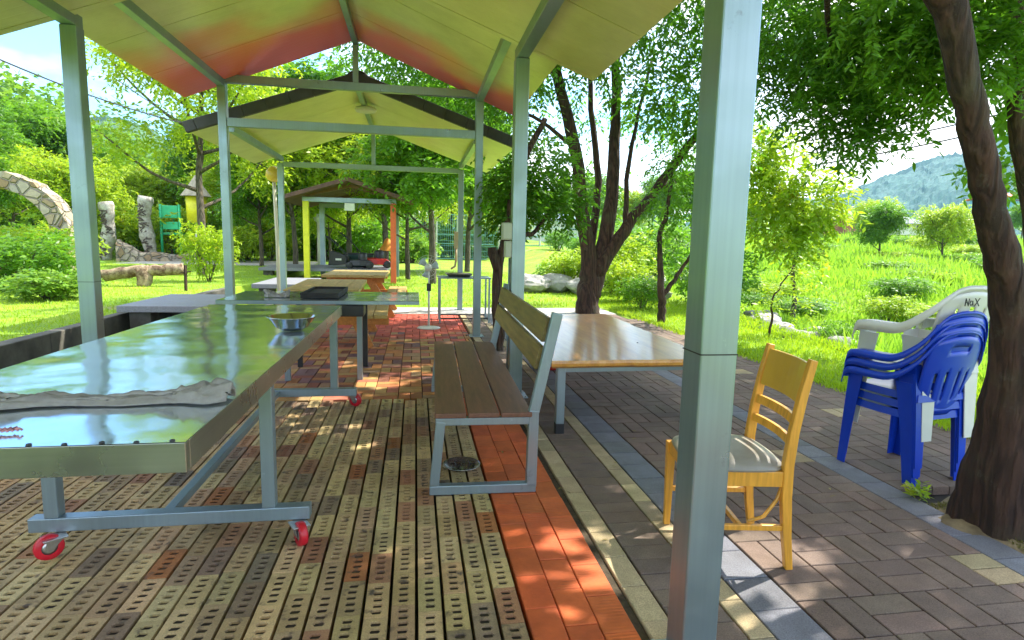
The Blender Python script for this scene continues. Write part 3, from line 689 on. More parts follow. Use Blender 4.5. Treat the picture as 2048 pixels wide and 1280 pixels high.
cloth('crumpled_cloth', 'long crumpled grey cloth lying across the near end of the mirror topped table', (-1.03, 2.02, TZ+.002), 0.86, .19, .052, 1.7, .03, CLOTH)
cloth('cloth_heap', 'small crumpled cloth heap at the far left end of the mirror topped table', (-1.27, 5.75, .802), .22, .17, .075, 4.1, .2, CLOTH, False)
mb = MB(); rr = random.Random(3)
for k in range(5): mb.tube([(-.02+.01*k, rr.uniform(-.01, .01), .006), (-.01+.012*k, rr.uniform(-.012, .012), .012), (.004+.01*k, rr.uniform(-.01, .01), .006)], .0032, 6)
tag(mb.build('scrap', mat_simple('red white wrapper', (.45, .2, .22), .5, 0, .9, 60, .1), smooth=True, loc=(-1.095, 1.735, TZ+.002)), 'tiny red and white scrap near the front edge of the mirror topped table', 'scrap')
# round metal dish on the floor
Dd = thing('metal_dish', 'round metal dish of dark leaves on the floor under the bench end', 'dish', (.275, 3.42, .002))
mb = MB(); mb.lathe([(.001, .004), (.075, .004), (.1, .018), (.112, .022), (.114, .019), (.1, .012), (.078, 0), (.001, 0)], (0, 0, 0), 32); mb.build('dish', mat_simple('worn tin', (.5, .5, .48), .25, .9, .3, 30, .2), Dd, smooth=True)
V = crown_verts([(0, 0, .012, .07, .07, .008, 12)], 3, L=.03, W=.014, per=5, tw=.02, droop=.1); mesh_np('dry_leaves', V, len(V)//4, mat_simple('dry leaf', (.07, .05, .04), .8, 0, .6, 50, 0), Dd)

# ---------------------------------------------------------------- bench
Bn = thing('park_bench', 'slatted bench with brown seat planks and grey steel frame', 'bench', (.105, 3.05, 0), -.0305)
for k in range(3):
    mb = MB(); xa = -.005+k*.176; mb.bx((xa, -.035, .428), (xa+.166, 2.24, .455)); mb.build('seat_plank', WOOD_D, Bn, bevel=.005)
lean = lambda z: .515+(z-.45)*.215
for za, zb in ((.675, .80), (.825, .955)):
    mb = MB(); V = []
    for y in (.03, 2.2):
        for z in (za, zb):
            for o_ in (-.035, -.008): V.append((lean(z)+o_, y, z))
    mb.add(V, [(0, 1, 3, 2), (4, 6, 7, 5), (0, 4, 5, 1), (2, 3, 7, 6), (0, 2, 6, 4), (1, 5, 7, 3)]); mb.build('back_plank', WOOD_Y, Bn, bevel=.005)
for y in (0.0, 2.2):
    fr = MB()
    fr.bar((-.03, y, .028), (.545, y, .028), .05, .05); fr.build('foot_rail', STEEL_B, Bn, bevel=.004)
    fr = MB(); fr.bar((-.005, y, .054), (.028, y, .405), .05, .05, (0, 1, 0)); fr.build('front_leg', STEEL_B, Bn, bevel=.004)
    fr = MB(); fr.bar((.0, y, .405), (.50, y, .405), .045, .04); fr.build('seat_rail', STEEL_B, Bn, bevel=.004)
    fr = MB(); fr.bar((.52, y, .03), (.525, y, .46), .055, .05, (0, 1, 0)); fr.bar((.527, y, .45), (.527+.215*.52, y, .985), .055, .045, (0, 1, 0)); fr.build('rear_leg', STEEL_B, Bn, bevel=.004)
# ---------------------------------------------------------------- live edge table
LT = thing('slab_table', 'low table with a glossy live edge wooden slab top behind the bench', 'table', (0, 0, 0))
def mat_slab():
    n = NM('varnished slab'); g = n.noise(2.2, 6, 0.65, (5, 0.5, 5)); fine = n.noise(12, 4, .6, (8, .5, 5))
    col = n.ramp(g, [(.25, (.46, .16, .012)), (.5, (.76, .32, .035)), (.75, (.88, .47, .09))]); col = n.mix(.3, col, n.ramp(fine, [(.3, (.3, .13, .03)), (.7, (.6, .36, .14))]))
    n.set(Base_Color=col, Roughness=.4, Coat_Weight=.75, Coat_Roughness=.14); n.bump(n.noise(5, 3, .5, (1, .4, 1)), .12, .01); return n.m
mb = MB(); nn = 44; o_ = []
def edge(t_):
    # outline: near, right, far, left
    pts = [(.925, 3.88), (2.16, 3.90), (2.20, 6.60), (.96, 6.56)]; k = int(t_*4) % 4; f = t_*4-int(t_*4)
    a = Vector(pts[k]); b = Vector(pts[(k+1) % 4]); q = a+(b-a)*f; nrm = Vector(((b-a).y, -(b-a).x)).normalized()
    wob = .016*mnoise.noise(Vector((q.x*5, q.y*3, 2)))+.012*mnoise.noise(Vector((q.x*13, q.y*9, 5)))
    return q+nrm*wob*min(1, 8*min(f, 1-f)+.2)
ring = [edge(i/(nn*4)) for i in range(nn*4)]; cen = Vector((1.55, 5.2))
lv = [(.550, .012), (.546, .003), (.53, 0), (.51, .004), (.494, .03)]
for z, ins in lv:
    for q in ring: d = (cen-q).normalized(); o_.append((q.x+d.x*ins, q.y+d.y*ins, z))
m_ = len(ring); F = [tuple(range(m_))] + [(i*m_+j, (i+1)*m_+j, (i+1)*m_+(j+1) % m_, i*m_+(j+1) % m_) for i in range(4) for j in range(m_)] + [tuple(reversed([4*m_+j for j in range(m_)]))]
mb.add(o_, F); mb.build('tabletop', mat_slab(), LT)
for x, y in ((1.02, 4.0), (2.06, 4.02), (2.08, 6.44), (1.06, 6.42)):
    mb = MB(); mb.bx((x-.03, y-.03, .075), (x+.03, y+.03, .494)); o = mb.build('leg', STEEL_B, LT, bevel=.004)
    mb = MB(); mb.bx((x-.031, y-.031, .001), (x+.031, y+.031, .075)); mb.build('rubber_foot', BLACK, o, bevel=.003)
for a, b in (((1.05, 4.0, .47), (2.03, 4.02, .47)), ((1.09, 6.42, .47), (2.05, 6.44, .47)), ((1.03, 4.03, .47), (1.06, 6.39, .47)), ((2.06, 4.05, .47), (2.08, 6.41, .47))):
    mb = MB(); mb.bar(a, b, .04, .04); mb.build('cross_rail', STEEL_B, LT)
mb = MB(); mb.lathe([(.001, .003), (.006, .003), (.007, 0)], (1.82, 4.6, .5505), 8); tag(mb.build('pebble', BLACK), 'tiny dark speck on the glossy wooden slab table', 'pebble')
mb = MB(); mb.lathe([(.001, .01), (.13, .01), (.17, .16), (.18, .165), (.18, .15), (.14, 0), (.001, 0)], (0, 0, 0), 28)
tag(mb.build('plastic_basin', RED, smooth=True, loc=(1.42, 6.2, .002)), 'red plastic basin under the glossy wooden slab table', 'basin')

# ---------------------------------------------------------------- wooden dining chair
Ch = thing('dining_chair', 'honey coloured wooden dining chair with a worn beige seat beside the big post', 'chair', (1.385, 2.36, 0), -.155)
def bpath(pts, wd, dp, name, par, m_):               # bar of rectangular section along a path in the x z plane
    mb = MB(); V = []; n_ = len(pts)
    for i, p in enumerate(pts):
        p = Vector(p); d = (Vector(pts[min(i+1, n_-1)])-Vector(pts[max(i-1, 0)])).normalized(); s = Vector((0, 1, 0)); nn_ = d.cross(s).normalized()
        ww = wd[i] if hasattr(wd, '__len__') else wd
        V += [p+s*dp/2+nn_*ww/2, p-s*dp/2+nn_*ww/2, p-s*dp/2-nn_*ww/2, p+s*dp/2-nn_*ww/2]
    F = [(i*4+k, i*4+(k+1) % 4, i*4+4+(k+1) % 4, i*4+4+k) for i in range(n_-1) for k in range(4)]+[(3, 2, 1, 0), tuple((n_-1)*4+k for k in range(4))]
    mb.add(V, F); return mb.build(name, m_, par, bevel=.004)
for sy in (-.195, .195):
    bpath([(.215, sy, 0), (.195, sy, .15), (.18, sy, .32), (.178, sy, .46), (.19, sy, .60), (.215, sy, .76), (.245, sy, .905)], [.03, .036, .042, .042, .038, .034, .03], .034, 'back_post', Ch, CHAIRWOOD)
    mb = MB(); mb.add([(-.20+a*.019, sy+b*.017, z) for z, k in ((0, .75), (.42, 1.1)) for a, b in ((-k, -k), (k, -k), (k, k), (-k, k))], [(3, 2, 1, 0), (4, 5, 6, 7), (0, 1, 5, 4), (1, 2, 6, 5), (2, 3, 7, 6), (3, 0, 4, 7)]); mb.build('front_leg', CHAIRWOOD, Ch, bevel=.003)
    mb = MB(); mb.bx((-.18, sy-.011, .365), (.16, sy+.011, .43)); mb.build('apron', CHAIRWOOD, Ch, bevel=.003)
    mb = MB(); mb.bx((-.185, sy-.009, .17), (.175, sy+.009, .195)); mb.build('stretcher', CHAIRWOOD, Ch, bevel=.003)
mb = MB(); mb.bx((-.21, -.178, .365), (-.19, .178, .43)); mb.build('apron', CHAIRWOOD, Ch, bevel=.003)
mb = MB(); mb.bx((.165, -.178, .365), (.185, .178, .43)); mb.build('apron', CHAIRWOOD, Ch, bevel=.003)
mb = MB(); mb.bx((-.01, -.186, .172), (.01, .186, .194)); mb.build('stretcher', CHAIRWOOD, Ch, bevel=.003)
for sgn in (-1, 1):
    mb = MB(); mb.tube([(.165, sgn*.185, .36), (.15, sgn*.183, .30), (.10, sgn*.183, .225), (0.03, sgn*.183, .2)], .008, 6)
    mb.build('brace', CHAIRWOOD, Ch, smooth=True)
def backslat(z0, z1, th, bow, name):
    mb = MB(); P0 = []
    for k in range(9):
        t_ = k/8*2-1; y = t_*.179; bx_ = bow*(1-t_*t_)
        for z in (z0, z1):
            xz = np.interp(z, [.46, .60, .76, .905], [.178, .19, .215, .245])
            P0.append((xz+bx_-th/2, y, z)); P0.append((xz+bx_+th/2, y, z))
    F = []
    for k in range(8):
        a = k*4; F += [(a, a+4, a+6, a+2), (a+1, a+3, a+7, a+5), (a, a+1, a+5, a+4), (a+2, a+6, a+7, a+3)]
    F += [(0, 2, 3, 1), (32, 33, 35, 34)]
    mb.add(P0, F); mb.build(name, m_sl, Ch, bevel=.003)
m_sl = mat_simple('honey plywood panel', (.60, .33, .03), .35, 0, .1, 4, .05, coat=.4)
backslat(.715, .885, .014, .022, 'back_panel'); m_sl = CHAIRWOOD
backslat(.625, .665, .018, .022, 'back_slat'); backslat(.535, .572, .018, .022, 'back_slat')
mb = MB(); P = []; 
for i in range(17):
    r = [(0, .482), (.35, .481), (.62, .477), (.82, .467), (.95, .452), (1, .438), (.97, .430)]
    ang = 2*math.pi*i/16; cx_, sx_ = math.cos(ang), math.sin(ang); k = 1/max(abs(cx_), abs(sx_)); k = k*.72+.28
    P.append([Vector((-.015+cx_*k*.215*q, sx_*k*.222*q, z)) for q, z in r])
mb.grid(P); mb.build('seat_cushion', mat_simple('worn beige leatherette', (.25, .22, .17), .4, 0, .2, 7, .15, bscale=60), Ch, smooth=True, sub=1)

# ---------------------------------------------------------------- stacking armchairs
def armchair_proto(name, m_, white=False):
    t = thing(name, None, None); W_, Dp = .245, .23
    # seat with skirt
    mb = MB(); P = []
    for i in range(13):
        u = i/12*2-1; row = []
        for j in range(13):
            v = j/12*2-1; e = max(abs(u), abs(v)); z = .425-.018*(1-u*u)*(1-v*v)
            if e > .99: z -= .0
            row.append(Vector((u*.215*(1-.06*(v < 0)*abs(v)), v*.205, z)))
        P.append(row)
    mb.grid(P); ringp = [(u*.215*(1-.06*(v < 0)*abs(v)), v*.205) for u, v in [(-1+2*k/12, -1) for k in range(12)]+[(1, -1+2*k/12) for k in range(12)]+[(1-2*k/12, 1) for k in range(12)]+[(-1, 1-2*k/12) for k in range(12)]]
    V = [(x, y, .425) for x, y in ringp]+[(x*1.035, y*1.035, .385) for x, y in ringp]; q = len(ringp)
    mb.add(V, [(k, (k+1) % q, q+(k+1) % q, q+k) for k in range(q)])
    mb.build('seat', m_, t, smooth=False, solid=.005)
    # legs: L section, tapering
    for sx in (-1, 1):
        for sy, (fx, fy), (tx, ty), zt in ((1, (.245, .235), (.244, .208), .585), (-1, (.20, -.23), (.222, -.185), .60)):
            mb = MB(); V = []
            for z, (x, y), wq in ((0, (fx, fy), .026), (zt*.55, ((fx+tx)/2, (fy+ty)/2), .036), (zt, (tx, ty), .048)):
                x *= sx; wq *= 1.35 if white else 1; V += [Vector((x, y, z)), Vector((x-sx*2*wq, y, z)), Vector((x, y-sy*2*wq, z))]
            F = []
            for i in range(2): a = i*3; F += [(a, a+1, a+4, a+3), (a, a+3, a+5, a+2)]
            mb.add(V, F); mb.build('leg', m_, t, solid=.006)
    # arms and back rim as one band
    top = .885 if not white else .87; az = .635 if not white else .66
    pts = [(-.247, .214, az-.075), (-.25, .20, az-.02), (-.256, .15, az), (-.262, .02, az+.002), (-.262, -.10, az+.015), (-.24, -.20, az+.085), (-.17, -.262, top-.045), (-.08, -.285, top-.006), (0, -.29, top)]
    pts = pts+[(-x, y, z) for x, y, z in reversed(pts[:-1])]
    P_ = wiggle(pts, 4, 0, random.Random(1)); mb = MB(); rows = []; lipz = .058 if white else .04
    for i, p in enumerate(P_):
        d = (P_[min(i+1, len(P_)-1)]-P_[max(i-1, 0)]).normalized(); k = min(i, len(P_)-1-i)/(len(P_)/2); up = Vector((0, 0, 1))
        out = d.cross(up).normalized(); k2 = min(1, max(0, (k-.55)/.25)); flat = out*(1-k2)+(up*.9+out*.25)*k2; wd = .078 if not white else .08
        lip = -up*(1-k2)-out*-.3*k2
        rows.append([p-flat*wd*.5, p+flat*wd*.2, p+flat*wd*.45, p+flat*wd*.52-Vector((0, 0, lipz))*(1-k2*.5)])
    mb.grid(rows); mb.build('arm_band', m_, t, smooth=True, solid=.006)
    # back shell with slots and a handle hole
    mb = MB(); nu, nv = 22, 16; G_ = []
    for i in range(nu+1):
        u = i/nu*2-1; row = []
        for j in range(nv+1):
            v = j/nv; wd = .165+.045*math.sin(v*2.2); y = -.195-.088*v**1.1-.028*(1-u*u)+.012; zt = (.41+(top-.41-.045*u*u)*v)
            row.append(Vector((u*wd, y+.01*abs(u)**3, zt)))
        G_.append(row)
    V = [p for r_ in G_ for p in r_]; F = []
    for i in range(nu):
        for j in range(nv):
            slot = (j in range(3, 9) and i in (4, 8, 13, 17)) if not white else (i in (5, 10, 11, 16) and 2 <= j <= 12)
            hole = (not white) and j == 13 and 7 <= i <= 14
            if slot or hole: continue
            F.append((i*(nv+1)+j, i*(nv+1)+j+1, (i+1)*(nv+1)+j+1, (i+1)*(nv+1)+j))
    mb.add(V, F); mb.build('backrest', m_, t, smooth=True, solid=.005)
    return t
bc = armchair_proto('plastic_armchair', BLUE_P); BX, BY, BR_ = 2.985, 3.10, .165
tag(bc, 'lowest blue plastic armchair of the stack beside the leaning trunk', 'chair', 'stacked blue armchairs'); bc.location = (BX, BY, .002); bc.rotation_euler = (0, 0, BR_)
dup(bc, (BX+.004, BY-.004, .057), BR_, label='middle blue plastic armchair of the stack beside the leaning trunk')
dup(bc, (BX+.006, BY-.008, .112), BR_, label='uppermost blue plastic armchair of the stack, right under the white one')
wc = armchair_proto('plastic_armchair', WHITE_P, True); tag(wc, 'white plastic armchair lying on top of the blue stack, black handwriting on its back', 'chair')
wc.location = (BX+.05, BY-.0, .268); wc.rotation_euler = (0, 0, BR_-.03)
# handwriting on the outside of the white back
strokes = [[(0, 0), (.06, 1), (.42, .05), (.5, 1)], [(.95, .62), (.72, .7), (.62, .3), (.78, .05), (.98, .3), (.98, .68), (1.05, .05)], [(1.25, 1.0), (1.72, .0)], [(1.75, 1.05), (1.2, -.05)], [(.1, .5), (.45, .45)]]
mb = MB()
for s_ in strokes:
    mb.tube([(-.105+px_*.062, -.3085-.004*abs(px_-1), .792+py_*.042) for px_, py_ in s_], .0028, 6)
mb.build('handwriting', BLACK, wc)

# ---------------------------------------------------------------- small things around the shelters
def planks_table(name, label, loc, rz, L_, W_, H, seats=True, topm=WOOD_TAN):
    t = thing(name, label, 'picnic table', loc, rz); nb = 5
    for k in range(nb):
        mb = MB(); xa = -W_/2+k*W_/nb; mb.bx((xa+.003, -L_/2, H-.045), (xa+W_/nb-.003, L_/2, H)); mb.build('top_plank', topm, t, bevel=.004)
    if seats:
        for s in (-1, 1):
            for k in range(2):
                mb = MB(); xa = s*(W_/2+.16)+(k-.5)*.17-.08; mb.bx((xa, -L_/2, .41), (xa+.16, L_/2, .45)); mb.build('seat_plank', topm, t, bevel=.004)
    for y in (-L_/2+.28, L_/2-.28):
        mb = MB(); mb.bx((-W_/2-.34, y-.02, .30), (W_/2+.34, y+.02, .408)); mb.build('seat_bearer', WOOD_O, t, bevel=.004)
        for s in (-1, 1):
            mb = MB(); mb.bar((s*(W_/2+.10), y+.043, 0), (s*.20, y+.043, H-.046), .12, .04, (0, 1, 0)); mb.build('leg', WOOD_O, t, bevel=.004)
        mb = MB(); mb.bx((-W_/2+.04, y+.065, H-.15), (W_/2-.04, y+.10, H-.047)); mb.build('top_bearer', WOOD_O, t, bevel=.004)
    mb = MB(); mb.bx((-.09, -L_/2+.36, .30), (.09, L_/2-.36, .34)); mb.build('stretcher', WOOD_O, t, bevel=.004)
    return t
planks_table('picnic_table', 'orange legged picnic table with a tan plank top just behind the crosswise steel table', (-1.12, 8.15, 0), .03, 1.95, .86, .755)
planks_table('picnic_table', 'farther orange picnic table near the mowers with a pale plank top', (-1.02, 11.0, 0), 0, 1.7, 1.05, .76)

# pedestal fan
F_ = thing('pedestal_fan', 'white pedestal fan on a round base at the far end of the red paving', 'fan', (.205, 9.22, .002))
mb = MB(); mb.lathe([(.001, .03), (.03, .03), (.06, .022), (.17, .014), (.185, .0), (.001, 0)], (0, 0, 0), 30); mb.build('base', WHITE_P, F_, smooth=True)
mb = MB(); mb.tube([(0, 0, .02), (0, 0, .62)], .016, 10); mb.tube([(0, 0, .62), (0, 0, .90)], .011, 10); mb.lathe([(.011, .6), (.024, .61), (.024, .66), (.012, .67)], (0, 0, 0), 12); mb.build('pole', WHITE_P, F_, smooth=True)
mb = MB(); mb.bx((-.035, -.03, .58), (.035, -.016, .70)); mb.build('control_box', BLACK, F_, bevel=.008)
Rf = Matrix.Rotation(math.pi/2, 3, 'X') @ Matrix.Rotation(.0, 3, 'Z')
mb = MB(); mb.lathe([(.001, -.1), (.045, -.09), (.06, -.03), (.06, .03), (.045, .06), (.001, .07)], (-.01, .03, .94), 16, Rf); mb.build('motor', WHITE_P, F_, smooth=True)
for k in range(3):
    a = k*2.1+.3; mb = MB(); mb.grid([[Vector((-.01+math.cos(a+da)*r, .10+.02*da, .94+math.sin(a+da)*r)) for da in (-.45, -.2, .1, .4)] for r in (.03, .1, .165)]); mb.build('blade', mat_simple('pale blade', (.42, .50, .52), .3, 0, .05, 5, 0), F_, smooth=True, solid=.003)
mb = MB()
for r, y in ((.19, .10), (.19, .085), (.14, .135), (.14, .05), (.08, .15)):
    mb.tube([(-.01+r*math.cos(t), y, .94+r*math.sin(t)) for t in np.linspace(0, 2*math.pi, 25)], .002, 4, False)
for k in range(20):
    a = 2*math.pi*k/20; c_, s_ = math.cos(a), math.sin(a); mb.tube([(-.01+.03*c_, .16, .94+.03*s_), (-.01+.14*c_, .135, .94+.14*s_), (-.01+.19*c_, .092, .94+.19*s_), (-.01+.14*c_, .05, .94+.14*s_), (-.01+.05*c_, .03, .94+.05*s_)], .0013, 4)
mb.build('cage', WHITE_P, F_)
# high side table with a tray
H_ = thing('side_table', 'tall thin legged metal side table under the third shelter', 'table', (.81, 10.05, 0))
mb = MB(); mb.bx((-.44, -.28, .74), (.44, .28, .762)); mb.build('tabletop', STEEL_B, H_, bevel=.003)
for x in (-.41, .41):
    for y in (-.25, .25): mb = MB(); mb.bx((x-.014, y-.014, 0), (x+.014, y+.014, .74)); mb.build('leg', STEEL, H_)
for y in (-.25, .25): mb = MB(); mb.bx((-.396, y-.01, .07), (.396, y+.01, .09)); mb.build('cross_rail', BLACK, H_)
mb = MB(); mb.lathe([(.001, 0), (.23, 0), (.31, .05), (.30, .055), (.22, .01), (.001, .01)], (0, 0, 0), 4); o = mb.build('grill_tray', mat_simple('sooty tin', (.2, .2, .19), .4, .8, .5, 12, .2), loc=(.72, 10.02, .763)); o.rotation_euler = (0, 0, math.pi/4)
tag(o, 'shallow sooty grill tray on the tall side table', 'tray')
Bx = thing('utility_box', 'small beige box with a bent pipe on the far right post of the third shelter', 'box', (.80, 11.6, 1.2))
mb = MB(); mb.bx((-.06, -.05, .02), (.015, .05, .34)); mb.build('box_body', mat_simple('beige enamel', (.42, .36, .22), .5, 0, .1, 4, .05), Bx, bevel=.008)
mb = MB(); mb.tube([(-.02, 0, .02), (-.02, 0, -.22), (-.04, 0, -.33), (-.12, 0, -.38)], .022, 8); mb.build('pipe', mat_simple('tan pipe', (.38, .27, .14), .5, 0, .1, 4, .05), Bx, smooth=True)
for z, hh, lab in ((1.375, .145, 'upper grey electric box on the second right post, above a smaller one'), (1.225, .14, 'lower grey electric box on the second right post, under the larger one')):
    Eb = thing('electric_box', lab, 'electric box', (.782, 5.06, z)); ww = .058 if z > 1.3 else .04
    mb = MB(); mb.bx((.03-ww*1.4, -.055, 0), (.030, .045, hh)); mb.build('box_body', mat_simple('grey box enamel', (.40, .42, .32), .5, 0, .08, 4, .03), Eb, bevel=.006)
    mb = MB(); mb.bx((.03-ww*1.3, -.059, .012), (.024, -.0555, hh-.012)); mb.build('cover', mat_simple('box cover', (.44, .46, .36), .45, 0, .05, 4, .03), Eb, bevel=.002)
mb = MB(); mb.tube([(.80, 5.055, 0.0), (.80, 5.055, 1.22)], .009, 8); tag(mb.build('conduit', STEEL_B, smooth=True), 'thin grey conduit rising to the electric boxes on the second right post', 'conduit')
# lamp pole on the left
Lp = thing('garden_lamp', 'slim cream lamp pole with a yellow globe beside the left posts', 'lamp post', (-1.60, 7.2, 0))
Lp.location = (at(557, 560, 11.9).x, 11.9, 0); topz = at(546, 348, 11.9).z
mb = MB(); mb.tube([(0, 0, 0), (0, 0, topz*.5), (-.03, 0, topz-.12)], .032, 10); mb.build('pole', mat_simple('cream enamel', (.55, .50, .36), .4, 0, .08, 4, .03), Lp, smooth=True)
mb = MB(); mb.lathe([(.001, .15), (.07, .13), (.13, .06), (.15, -.03), (.12, -.1), (.06, -.14), (.001, -.14)], (-.03, 0, topz), 18); mb.build('globe', mat_simple('yellow globe', (.75, .48, .08), .3, 0, .1, 4, 0), Lp, smooth=True)
Lp2 = thing('garden_lamp', 'far cream lamp post with a white ball seen under the brown roofed pavilion', 'lamp post', (at(638, 530, 26).x, 26, 0)); tz2 = at(638, 437, 26).z
mb = MB(); mb.tube([(0, 0, 0), (0, 0, tz2-.1)], .055, 8); mb.build('pole', mat_simple('cream pole', (.6, .55, .42), .4, 0, .08, 4, 0), Lp2, smooth=True)
mb = MB(); mb.lathe([(.001, .2), (.12, .16), (.19, .03), (.15, -.1), (.05, -.16)], (0, 0, tz2), 14); mb.build('globe', WHITE_P, Lp2, smooth=True)

# mowers on the platform
def mower(label, c, rz, bodym, s=1.0, bag=True):
    t = thing('lawn_mower', label, 'mower', c, rz); t.scale = (s, s, s)
    mb = MB(); P = []
    for x, wq, z in ((-.38, .15, .24), (-.30, .24, .28), (0, .27, .30), (.28, .25, .27), (.38, .17, .2)):
        P.append([Vector((x, -wq, .10)), Vector((x, -wq*.9, z*.9)), Vector((x, 0, z)), Vector((x, wq*.9, z*.9)), Vector((x, wq, .10))])
    mb.grid(P); mb.build('deck', bodym, t, solid=.012, bevel=.01)
    mb = MB(); mb.lathe([(.001, .52), (.10, .51), (.14, .46), (.15, .36), (.15, .28)], (.08, 0, 0), 16); mb.build('engine', BLACK, t, smooth=True)
    for x in (-.32, .30):
        for y in (-.27, .27):
            mb = MB(); mb.lathe([(.001, -.03), (.09, -.03), (.11, -.02), (.11, .02), (.09, .03), (.001, .03)], (x, y, .111), 16, Matrix.Rotation(math.pi/2, 3, 'X')); mb.build('wheel', BLACK, t, smooth=True)
    mb = MB(); mb.tube([(-.3, -.22, .28), (-.75, -.22, .80), (-1.0, -.2, 1.0), (-1.04, 0, 1.02), (-1.0, .2, 1.0), (-.75, .22, .80), (-.3, .22, .28)], .014, 6); mb.build('handle', BLACK, t, smooth=True)
    if bag:
        mb = MB(); mb.add([(-.40, -.22, .12), (-.40, .22, .12), (-.40, .22, .42), (-.40, -.22, .42), (-.98, -.24, .10), (-.98, .24, .10), (-.90, .24, .56), (-.90, -.24, .56)], [(0, 1, 2, 3), (4, 7, 6, 5), (0, 4, 5, 1), (1, 5, 6, 2), (2, 6, 7, 3), (3, 7, 4, 0)])
        b = mb.build('grass_bag', BLACK, t, bevel=.03); mb = MB(); mb.bx((-.74, -.252, .26), (-.56, -.238, .32)); mb.build('bag_label', WHITE_P, b)
    return t
zt_ = .42
mower('black lawn mower with a boxy grass bag on the far platform', (at(720, 530, 19.6).x, 19.7, zt_), .0, BLACK, 1.0)
mower('red lawn mower beside the orange red post of the far pavilion', (at(748, 530, 19.2).x, 20.3, zt_), math.pi*.04, RED, 1.15, False)
Bk = thing('storage_bin', 'dark green bin between the two mowers on the far platform', 'bin', (at(713, 530, 19.6).x+.05, 20.9, zt_))
mb = MB(); mb.add([(x*k, y*k2, z) for z, k, k2 in ((0, .34, .25), (.42, .42, .3)) for x, y in ((-1, -1), (1, -1), (1, 1), (-1, 1))], [(3, 2, 1, 0), (0, 1, 5, 4), (1, 2, 6, 5), (2, 3, 7, 6), (3, 0, 4, 7), (4, 5, 6, 7)]); mb.build('bin_body', mat_simple('dark green plastic', (.015, .05, .035), .4, 0, .2, 4, 0), Bk, bevel=.02)
mb = MB(); mb.bx((-.44, -.32, .42), (.44, .32, .47)); mb.build('lid', BLACK, Bk, bevel=.015)
mb = MB(); mb.lathe([(.001, .5), (.1, .42), (.16, .25), (.30, .06), (.33, 0)], (0, 0, 0), 12); o = mb.build('orange_parasol', mat_simple('orange cloth', (.75, .28, .03), .8, 0, .2, 3, .1), smooth=True, loc=(at(775, 500, 22.9).x, 22.9, .95)); tag(o, 'folded orange cover behind the red mower', 'cover')
mb = MB(); mb.tube([(at(775, 500, 22.9).x, 22.9, 0), (at(775, 500, 22.9).x, 22.9, .96)], .03, 6); mb.build('stand', WOOD_D, None); bpy.data.objects['stand'].parent = o; bpy.data.objects['stand'].matrix_parent_inverse = Matrix.Translation(-Vector(o.location))

# ---------------------------------------------------------------- things on the left lawn
def log_bench():
    c = gz(272, 572, .18); t = thing('log_bench', 'rough fallen log resting on two stub legs on the left lawn', 'log', (c.x, c.y, .18), .12); k = c.y/14
    mb = MB(); rr = random.Random(4); pts = [(-1.25*k, .0, .17), (-.6*k, .03, .24), (0, 0, .33), (.5*k, 0, .36), (.95*k, 0, .40)]
    P_ = wiggle(pts, 4, .02, rr); mb.tube(P_, [.13*k*(1+rr.uniform(-.12, .12)) for _ in P_], 12); mb.build('log', BARK_L, t, smooth=True)
    for x in (-1.0*k, .15*k):
        mb = MB(); P_ = wiggle([(x, 0, .36), (x+.04, -.05, .2), (x+.02, -.1, -.02)], 3, .015, rr); mb.tube(P_, [.17*k, .17*k, .16*k, .16*k, .15*k, .13*k, .12*k][:len(P_)], 10); mb.build('leg', BARK_L, t, smooth=True)
BARK_L = mat_bark('weathered log', (.13, .07, .04), (.50, .38, .24), 0)
log_bench()
def totem(px, py, ptop, label, bend):
    g = gz(px, py, .18); t = thing('carved_post', label, 'carved post', (g.x, g.y, .18)); Hh = at(px, ptop, g.y).z-.18
    mb = MB(); P_ = [Vector((bend*math.sin(z*2.4)*.5, 0, z*Hh)) for z in np.linspace(0, 1, 14)]
    mb.tube(P_, [.27-.04*math.sin(i*.9)+.02*math.sin(i*2.7) for i in range(14)], 12); o = mb.build('post_body', mat_bark('weathered carved wood', (.30, .27, .22), (.60, .57, .50), 0), t, smooth=True)
    rr = random.Random(px); mb = MB()
    for i in range(12):
        z = .08+.07*i; q = P_[int(z*13)]; a = -1.65+rr.uniform(-.5, .4)
        for _ in range(3):
            a2 = a+rr.uniform(-.5, .5); zz = z*Hh+rr.uniform(-.08, .08); c_, s_ = math.cos(a2), math.sin(a2); r = .265
            p0 = Vector((q.x+c_*r, s_*r, zz)); d = Vector((-s_, c_, rr.uniform(-1, 1))).normalized()*.12
            mb.bar(p0-d, p0+d, .05, .05)
    mb.build('carving', mat_simple('dark carved groove', (.09, .07, .06), .9, 0, .3, 8, .2), t)
totem(210, 520, 404, 'left carved wooden post leaning beside the stone arch', .5)
totem(308, 522, 393, 'right carved wooden post standing before the green play panel', -.55)
